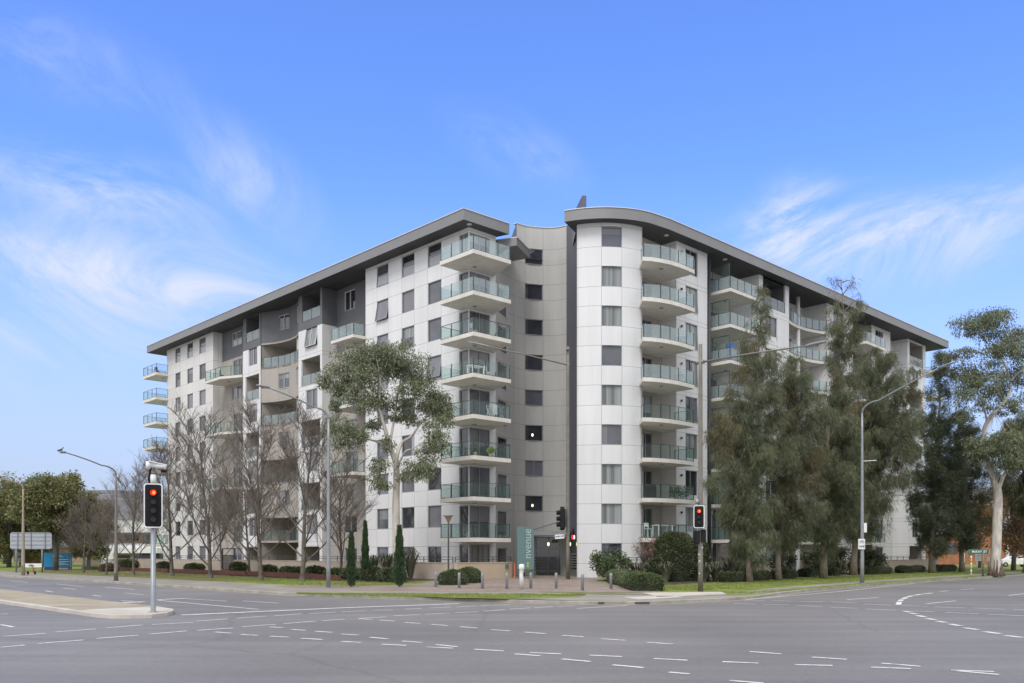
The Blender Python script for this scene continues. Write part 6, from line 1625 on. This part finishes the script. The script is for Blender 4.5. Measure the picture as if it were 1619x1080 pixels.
# ---- belongings on the balconies
def onbal(u, v, k): return W(u, v, FL[k])
def chair(label, p, rz, m, H=1.0, seat=.46):
    t = thing('balcony_chair', label, 'chair', p, rz, group='chairs on balconies')
    mb = MB(); mb.box((0, 0, seat), (.42, .42, .04)); mb.build('seat', m, t)
    mb = MB(); mb.box((0, .2, (seat+H)/2+.08), (.42, .035, H-seat-.16)); mb.build('backrest', m, t)
    for sx in (-1, 1):
        for sy in (-1, 1):
            mb = MB(); mb.bar((sx*.2, sy*.2, 0), (sx*.18, sy*.18, seat if sy < 0 else H), .04); mb.build('leg', m, t)
    return t
def table(label, p, rz, m, L=1.5, Wd=.8, H=.75):
    t = thing('balcony_table', label, 'table', p, rz)
    mb = MB(); mb.box((0, 0, H), (L, Wd, .05)); mb.build('tabletop', m, t)
    for sx in (-1, 1):
        for sy in (-1, 1):
            mb = MB(); mb.bar((sx*(L/2-.06), sy*(Wd/2-.06), 0), (sx*(L/2-.06), sy*(Wd/2-.06), H), .06); mb.build('leg', m, t)
    return t
chair('tall white bar stool on the lowest tower balcony, left of the white table', onbal(53.0, 40.3, 1), .5, M_WPAINT, 1.15, .72)
table('tall white table on the lowest tower balcony', onbal(54.6, 40.1, 1), T45*.9, M_WPAINT, 1.7, .7, 1.0)
chair('dark chair on the lowest tower balcony, right of the white table', onbal(56.4, 40.2, 1), 2.2, M_SLATE, 1.0)
table('white table on the fifth-floor corner balcony of the left wing', onbal(42.9, 48.5, 5), T45, M_WPAINT, 1.2, .7, .72)
chair('white chair beside the table on the fifth-floor corner balcony', onbal(44.2, 48.6, 5), 1.0, M_WPAINT)
chair('pale chair on the sixth-floor corner balcony of the left wing', onbal(43.0, 48.8, 6), 2.0, M_PALEBLIND)
chair('dark chair on the seventh-floor balcony of the far taupe recess', onbal(43.6, 91.5, 7), 2.0, M_BLACK)
chair('dark chair on the topmost far corner balcony', onbal(43.3, 108.6, 8), 1.0, M_BLACK)
def potplant(label, p, h, lm, seed, potm=M_SAND):
    r = random.Random(seed); t = thing('pot_plant', label, 'plant', p, world=True); b = Vector(p)
    mb = MB(); mb.lathe(b, [(.12, 0), (.17, .3), (.15, .31)], 12); mb.build('pot', potm, t)
    cr = MB(); clump(cr, b+Vector((0, 0, .3+h/2)), (.3, .3, h/2), 260, r, .2, .06, -.3, shell=.1); cr.build('foliage', lm, t)
potplant('green potted plant at the corner of the third-floor corner balcony', onbal(42.5, 48.1, 3), .7, M_CAMEL, 1)
potplant('yellow-green potted plant on the third-floor corner balcony', onbal(44.0, 48.0, 3), .45, leaf_mat('lime_leaf', (.2, .26, .03), (.45, .5, .08)), 2)
r = random.Random(5); b = onbal(55.2, 39.5, 2); t = thing('screen_plant', 'leafy green screen hung along the second tower balcony', 'plant', b, world=True); cr = MB()
for i in range(9):
    u = 54.5+.33*i; q = W(u, 39.32, FL[2]+.55)
    clump(cr, q, (.13, .08, .5), 70, r, .16, .07, .2, shell=.1)
cr.build('foliage', M_CYP, t)
b = onbal(53.1, 40.2, 2); t = thing('covered_barbecue', 'barbecue under a dark cover on the second tower balcony', 'barbecue', b, .5)
mb = MB(); mb.box((0, 0, .45), (.9, .5, .86)); mb.tube([(-.45, 0, .88), (.45, 0, .88)], .24, 10); mb.build('cover', M_BLACK, t)
b = onbal(44.6, 48.2, 4); t = thing('drying_rack', 'drying rack with a white sheet and dark clothes on the fourth-floor corner balcony', 'drying rack', b, T45)
mb = MB()
for sx in (-.7, .7): mb.bar((sx, -.25, 0), (sx, .25, .95), .03); mb.bar((sx, .25, 0), (sx, -.25, .95), .03)
mb.bar((-.7, -.25, .95), (.7, -.25, .95), .03); mb.bar((-.7, .25, .95), (.7, .25, .95), .03); mb.build('frame', M_WPAINT, t)
mb = MB()
for i in range(8): mb.box((-.45+.06*i, -.28+.02*(i % 2), .62), (.062, .02, .72)); 
mb.build('white_sheet', M_WPAINT, t)
mb = MB()
for i in range(6): mb.box((.2+.08*i, -.29+.02*(i % 2), .62), (.07, .02, .65+.05*(i % 3)))
mb.build('dark_clothes', M_SLATE, t)
b = onbal(64.3, 40.3, 6); t = MB(); t.box(b+Vector((0, 0, 1.35)), (.5, .4, .42)); t.box(b+Vector((0, 0, .57)), (.4, .3, 1.14)); o = t.build('blue_storage_box', mat('blue_plastic', (.03, .13, .45), .5), None, origin=b); tag(o, 'bright blue box standing on the sixth-floor balcony right of the tower', 'box')

# ---- buildings and car in the background
def block(name, label, cat, x0, x1, y0, Y, depth, m, yb=None, bands=()):
    a, c = PX(x0, 0, Y), PX(x1, 0, Y); z1 = EYE+(HZ-y0)*Y/F_PX
    t = thing(name, label, cat, ((a.x+c.x)/2, Y, 0), world=True)
    mb = MB(); mb.prism([(a.x, Y), (c.x, Y), (c.x, Y+depth), (a.x, Y+depth)], 0, z1); mb.build('wall', m, t)
    mb = MB(); mb.prism([(a.x-.3, Y-.3), (c.x+.3, Y-.3), (c.x+.3, Y+depth+.3), (a.x-.3, Y+depth+.3)], z1+.003, z1+.30); mb.build('roof', M_PALEBLIND, t)
    for (bx0, bx1, by0, by1, bm, nm, out) in bands:
        p0, p1 = PX(bx0, by0, Y), PX(bx1, by1, Y); mb = MB()
        mb.prism([(p0.x, Y-out), (p1.x, Y-out), (p1.x, Y-.005), (p0.x, Y-.005)], min(p0.z, p1.z), max(p0.z, p1.z)); mb.build(nm, bm, t)
    return t
M_BROWN = mat('brown_cladding', (.12, .085, .065), .8, .15, .4)
block('white_building', 'low white building with brown band behind the bare trees at left', 'building', 160, 262, 820, 152, 14, M_WHITE,
 bands=[(160, 238, 842, 859, M_BROWN, 'cladding_band', .25), (186, 206, 877, 890, M_BROWN, 'window', .06), (212, 258, 875.5, 887, M_DARK, 'window', .06), (178, 256, 866, 874.5, M_WPAINT, 'awning', 2.2), (163, 183, 846, 855, M_DARK, 'window', .29), (192, 220, 846, 855, M_DARK, 'window', .29)])
block('tan_building', 'low tan brick building behind the road sign board at far left', 'building', 30, 64, 866, 122, 8, mat('tan_brick', (.36, .23, .12), .9, .12, 1.5), bands=[(24, 40, 868, 889, M_WHITE2, 'side_panel', .4), (60, 64, 872, 890, M_BROWN, 'door', .06)])
block('tan_building', 'pale brown building behind the bare trees right of the blue sign', 'building', 114, 160, 842, 160, 10, mat('pale_brick', (.34, .26, .19), .9, .12, 1.0), bands=[(118, 128, 862, 872, M_DARK, 'window', .05), (134, 146, 862, 872, M_DARK, 'window', .05)])
block('brick_building', 'orange brick building behind the trees at the right end of the street', 'building', 1480, 1640, 845, 138, 12, mat('orange_brick', (.34, .15, .08), .9, .15, 1.2),
 bands=[(1498, 1512, 858, 876, M_DARK, 'window', .06), (1530, 1545, 858, 876, M_DARK, 'window', .06), (1597, 1606, 868, 881, M_SLATE, 'window', .06), (1612, 1625, 858, 876, M_DARK, 'window', .06), (1518, 1524, 850, 890, M_WHITE2, 'pilaster', .25), (1590, 1594, 850, 890, M_WHITE2, 'pilaster', .25)])
# railing fence left
a, c = PX(134, 0, 98), PX(196, 0, 103); t = thing('metal_fence', 'pale green-grey tubular fence along the path behind the bare trees at left', 'fence', grd(a), world=True)
mb = MB(); N = 44; z0 = gz(a)
for i in range(N+1):
    q = a.lerp(c, i/N); mb.bar((q.x, q.y, z0), (q.x, q.y, z0+1.15), .035)
mb.build('picket', mat('fence_grey_green', (.16, .20, .185), .6), t)
mb = MB(); mb.bar((a.x, a.y, z0+1.15), (c.x, c.y, z0+1.15), .06); mb.bar((a.x, a.y, z0+.15), (c.x, c.y, z0+.15), .05); mb.build('rail', MATS['fence_grey_green'], t)
# parked car far right
p = grd(PX(1603, 0, 118)); t = thing('parked_car', 'white car parked in front of the orange brick building behind the autumn tree', 'car', p, -.15)
prof = [(-2.1, .35), (-2.15, .75), (-1.95, .95), (-1.2, 1.0), (-.55, 1.42), (.75, 1.45), (1.5, 1.02), (2.05, .92), (2.15, .6), (2.1, .35)]
mb = MB(); A = [mb.vert((x_, -.82 if z_ < 1.05 else -.66, z_)) for x_, z_ in prof]; Bq = [mb.vert((x_, .82 if z_ < 1.05 else .66, z_)) for x_, z_ in prof]; n_ = len(prof)
mb.face(A); mb.face(Bq[::-1])
for i in range(n_): mb.face((A[i], Bq[i], Bq[(i+1) % n_], A[(i+1) % n_]))
mb.build('body', M_WPAINT, t)
mb = MB(); mb.poly([(-1.05, -.80, 1.03), (-.5, -.70, 1.38), (.1, -.70, 1.40), (.1, -.80, 1.03)]); mb.poly([(.18, -.80, 1.03), (.18, -.70, 1.40), (.72, -.70, 1.40), (1.3, -.80, 1.03)]); mb.build('side_window', M_DARK, t)
for x_ in (-1.35, 1.35):
    for y_ in (-.74, .74):
        mb = MB(); mb.tube([(x_, y_-.1, .32), (x_, y_+.1, .32)], .32, 16, 0, True, False); wh = mb.build('wheel', M_BLACK, t)
        mb = MB(); mb.tube([(x_, y_-.11, .32), (x_, y_+.11, .32)], .19, 12, 0, True, False); mb.build('rim', M_GALV, wh)
for x_, m_ in ((-2.13, M_RED), (2.12, M_WPAINT)): pass
# far tree belt on both ends of the streets
r = random.Random(9); mb = MB()
for i in range(150):
    x = r.choice([r.uniform(-330, -95), r.uniform(90, 330), r.uniform(-60, 90)]); Y = r.uniform(230, 330); h = r.uniform(6, 11)
    for _ in range(7): clump(mb, (x+r.uniform(-3, 3), Y+r.uniform(-3, 3), h*r.uniform(.3, .85)), (r.uniform(2, 4), 2.5, h*.2), 45, r, 1.1, .7, .2, shell=.2)
o = mb.build('distant_woodland', M_PINE); tag(o, kind='stuff')
# ================================================================== sky, sun, camera
w = bpy.data.worlds.new('World'); sc.world = w; w.use_nodes = True
nt = w.node_tree; n = nt.nodes; l = nt.links
bg = n['Background']
SUN_EL, SUN_AZ = math.radians(52), math.radians(200)   # azimuth measured clockwise from +Y: behind the camera, a little to its left
sky = n.new('ShaderNodeTexSky'); sky.sky_type = 'NISHITA'; sky.sun_disc = False
sky.sun_elevation = SUN_EL; sky.sun_rotation = SUN_AZ; sky.air_density = 1.0; sky.dust_density = 0.4; sky.ozone_density = 2.2
tc = n.new('ShaderNodeTexCoord'); sx = n.new('ShaderNodeSeparateXYZ'); l.new(tc.outputs['Generated'], sx.inputs[0])
def math_(op, a, b=None, c=None, clamp=False):
    m = n.new('ShaderNodeMath'); m.operation = op; m.use_clamp = clamp
    for i, x in enumerate((a, b, c)):
        if x is None: continue
        if isinstance(x, (int, float)): m.inputs[i].default_value = x
        else: l.new(x, m.inputs[i])
    return m.outputs[0]
def mrange(x, a, b, c, d, smooth=True):
    m = n.new('ShaderNodeMapRange'); m.interpolation_type = 'SMOOTHSTEP' if smooth else 'LINEAR'
    l.new(x, m.inputs[0])
    for i, q in zip((1, 2, 3, 4), (a, b, c, d)): m.inputs[i].default_value = q
    return m.outputs[0]
# cirrus: patches at fixed bearings and heights in the sky, combed by stretched noise
ymax = math_('MAXIMUM', sx.outputs['Y'], 0.05)
ax, bz = math_('DIVIDE', sx.outputs['X'], ymax), math_('DIVIDE', sx.outputs['Z'], ymax)
zc = math_('MAXIMUM', sx.outputs['Z'], 0.04)
cb = n.new('ShaderNodeCombineXYZ'); l.new(math_('DIVIDE', sx.outputs['X'], zc), cb.inputs[0]); l.new(math_('DIVIDE', sx.outputs['Y'], zc), cb.inputs[1])
ab = n.new('ShaderNodeCombineXYZ'); l.new(ax, ab.inputs[0]); l.new(bz, ab.inputs[1])
def streak(rot, scx, scz, loc, dist=.9, lo=.33, hi=.78):
    mp = n.new('ShaderNodeMapping'); mp.vector_type = 'TEXTURE'; mp.inputs['Rotation'].default_value = (0, 0, math.radians(rot)); mp.inputs['Scale'].default_value = (1/scx, 1/scz, 1); mp.inputs['Location'].default_value = (loc, loc*.7, 0)
    l.new(ab.outputs[0], mp.inputs[0])
    no = n.new('ShaderNodeTexNoise'); no.inputs['Scale'].default_value = 1.0; no.inputs['Detail'].default_value = 10; no.inputs['Roughness'].default_value = .67; no.inputs['Distortion'].default_value = dist
    l.new(mp.outputs[0], no.inputs['Vector']); return mrange(no.outputs['Fac'], lo, hi, 0, 1)
def patch(x, y, rx, ry, rot, amp):
    mp = n.new('ShaderNodeMapping'); mp.vector_type = 'TEXTURE'; mp.inputs['Rotation'].default_value = (0, 0, math.radians(rot))
    mp.inputs['Scale'].default_value = (rx/F_PX, ry/F_PX, 1); mp.inputs['Location'].default_value = ((x-809.5)/F_PX, (HZ-y)/F_PX, 0)
    l.new(ab.outputs[0], mp.inputs[0]); g = n.new('ShaderNodeVectorMath'); g.operation = 'LENGTH'; l.new(mp.outputs[0], g.inputs[0])
    return mrange(g.outputs['Value'], 1.0, 0.0, 0, amp)
def add(*xs):
    o_ = xs[0]
    for x in xs[1:]: o_ = math_('ADD', o_, x)
    return o_
s1 = streak(-20, 3.6, 9, 3.1); s2 = streak(24, 3.8, 9, 7.7); s3 = streak(-42, 4.2, 8.5, 5.2)
wisp = add(math_('MULTIPLY', s1, add(patch(170, 305, 300, 95, -12, 1.0), patch(190, 425, 460, 95, -8, 1.25), patch(60, 520, 560, 140, 0, .8))),
           math_('MULTIPLY', s3, add(patch(395, 285, 200, 95, -42, .6), patch(810, 235, 170, 75, -30, .55), patch(90, 90, 330, 100, -20, .35))),
           math_('MULTIPLY', s2, add(patch(1360, 385, 330, 120, 6, 1.35), patch(1560, 350, 220, 90, 16, .9), patch(1250, 345, 120, 90, 35, .9))))
veil = mrange(sx.outputs['Z'], .0, .42, .98, 0)            # thin haze near the horizon
# unseen overcast, added overhead and behind the camera for soft neutral light
fill_deck = math_('MAXIMUM', mrange(sx.outputs['Z'], .62, .86, 0, 1), mrange(sx.outputs['Y'], .72, .42, 0, 1))
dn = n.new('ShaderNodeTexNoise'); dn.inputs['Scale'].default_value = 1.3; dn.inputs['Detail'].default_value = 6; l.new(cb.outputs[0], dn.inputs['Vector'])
fill_mask = math_('MULTIPLY', fill_deck, mrange(dn.outputs['Fac'], .2, .8, .80, 1.0))
skyc = n.new('ShaderNodeMix'); skyc.data_type = 'RGBA'; skyc.blend_type = 'MULTIPLY'; skyc.inputs[0].default_value = 1
l.new(sky.outputs[0], skyc.inputs[6]); skyc.inputs[7].default_value = (SKY_R, SKY_G, SKY_B, 1)
def mixc(f, a, col):
    m = n.new('ShaderNodeMix'); m.data_type = 'RGBA'; l.new(f, m.inputs[0]); l.new(a, m.inputs[6])
    m.inputs[7].default_value = (*col, 1); return m.outputs[2]
c = mixc(veil, skyc.outputs[2], (2.95, 3.4, 4.3))
c = mixc(math_('MULTIPLY', wisp, 1.15, clamp=True), c, (4.0, 4.4, 5.6))
c = mixc(fill_mask, c, (6.6, 6.6, 6.6))
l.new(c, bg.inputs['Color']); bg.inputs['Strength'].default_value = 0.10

sl = bpy.data.lights.new('sun', 'SUN'); sl.energy = 1.1; sl.angle = math.radians(22); sl.color = (1.0, .965, .915)
so = bpy.data.objects.new('sun', sl); COL.objects.link(so)
d = Vector((math.sin(SUN_AZ)*math.cos(SUN_EL), math.cos(SUN_AZ)*math.cos(SUN_EL), math.sin(SUN_EL)))
so.rotation_euler = d.to_track_quat('Z', 'Y').to_euler(); so.location = (0, -20, 40)

cam = bpy.data.cameras.new('camera'); co = bpy.data.objects.new('camera', cam); COL.objects.link(co)
co.location = (0, 0, EYE); co.rotation_euler = (math.pi/2, 0, 0)
cam.sensor_width = 36; cam.lens = 36*F_PX/1619; cam.shift_y = (HZ-540)/1619; cam.clip_start = .1; cam.clip_end = 9000
sc.camera = co
sc.view_settings.view_transform = 'Standard'; sc.view_settings.look = 'None'
sc.view_settings.exposure = EXPO; sc.view_settings.gamma = 1.0
sc.cycles.max_bounces = 6; sc.cycles.transparent_max_bounces = 16; sc.cycles.diffuse_bounces = 3; sc.cycles.glossy_bounces = 3
for o in bpy.data.objects:
    if '_o' in o.keys(): del o['_o']
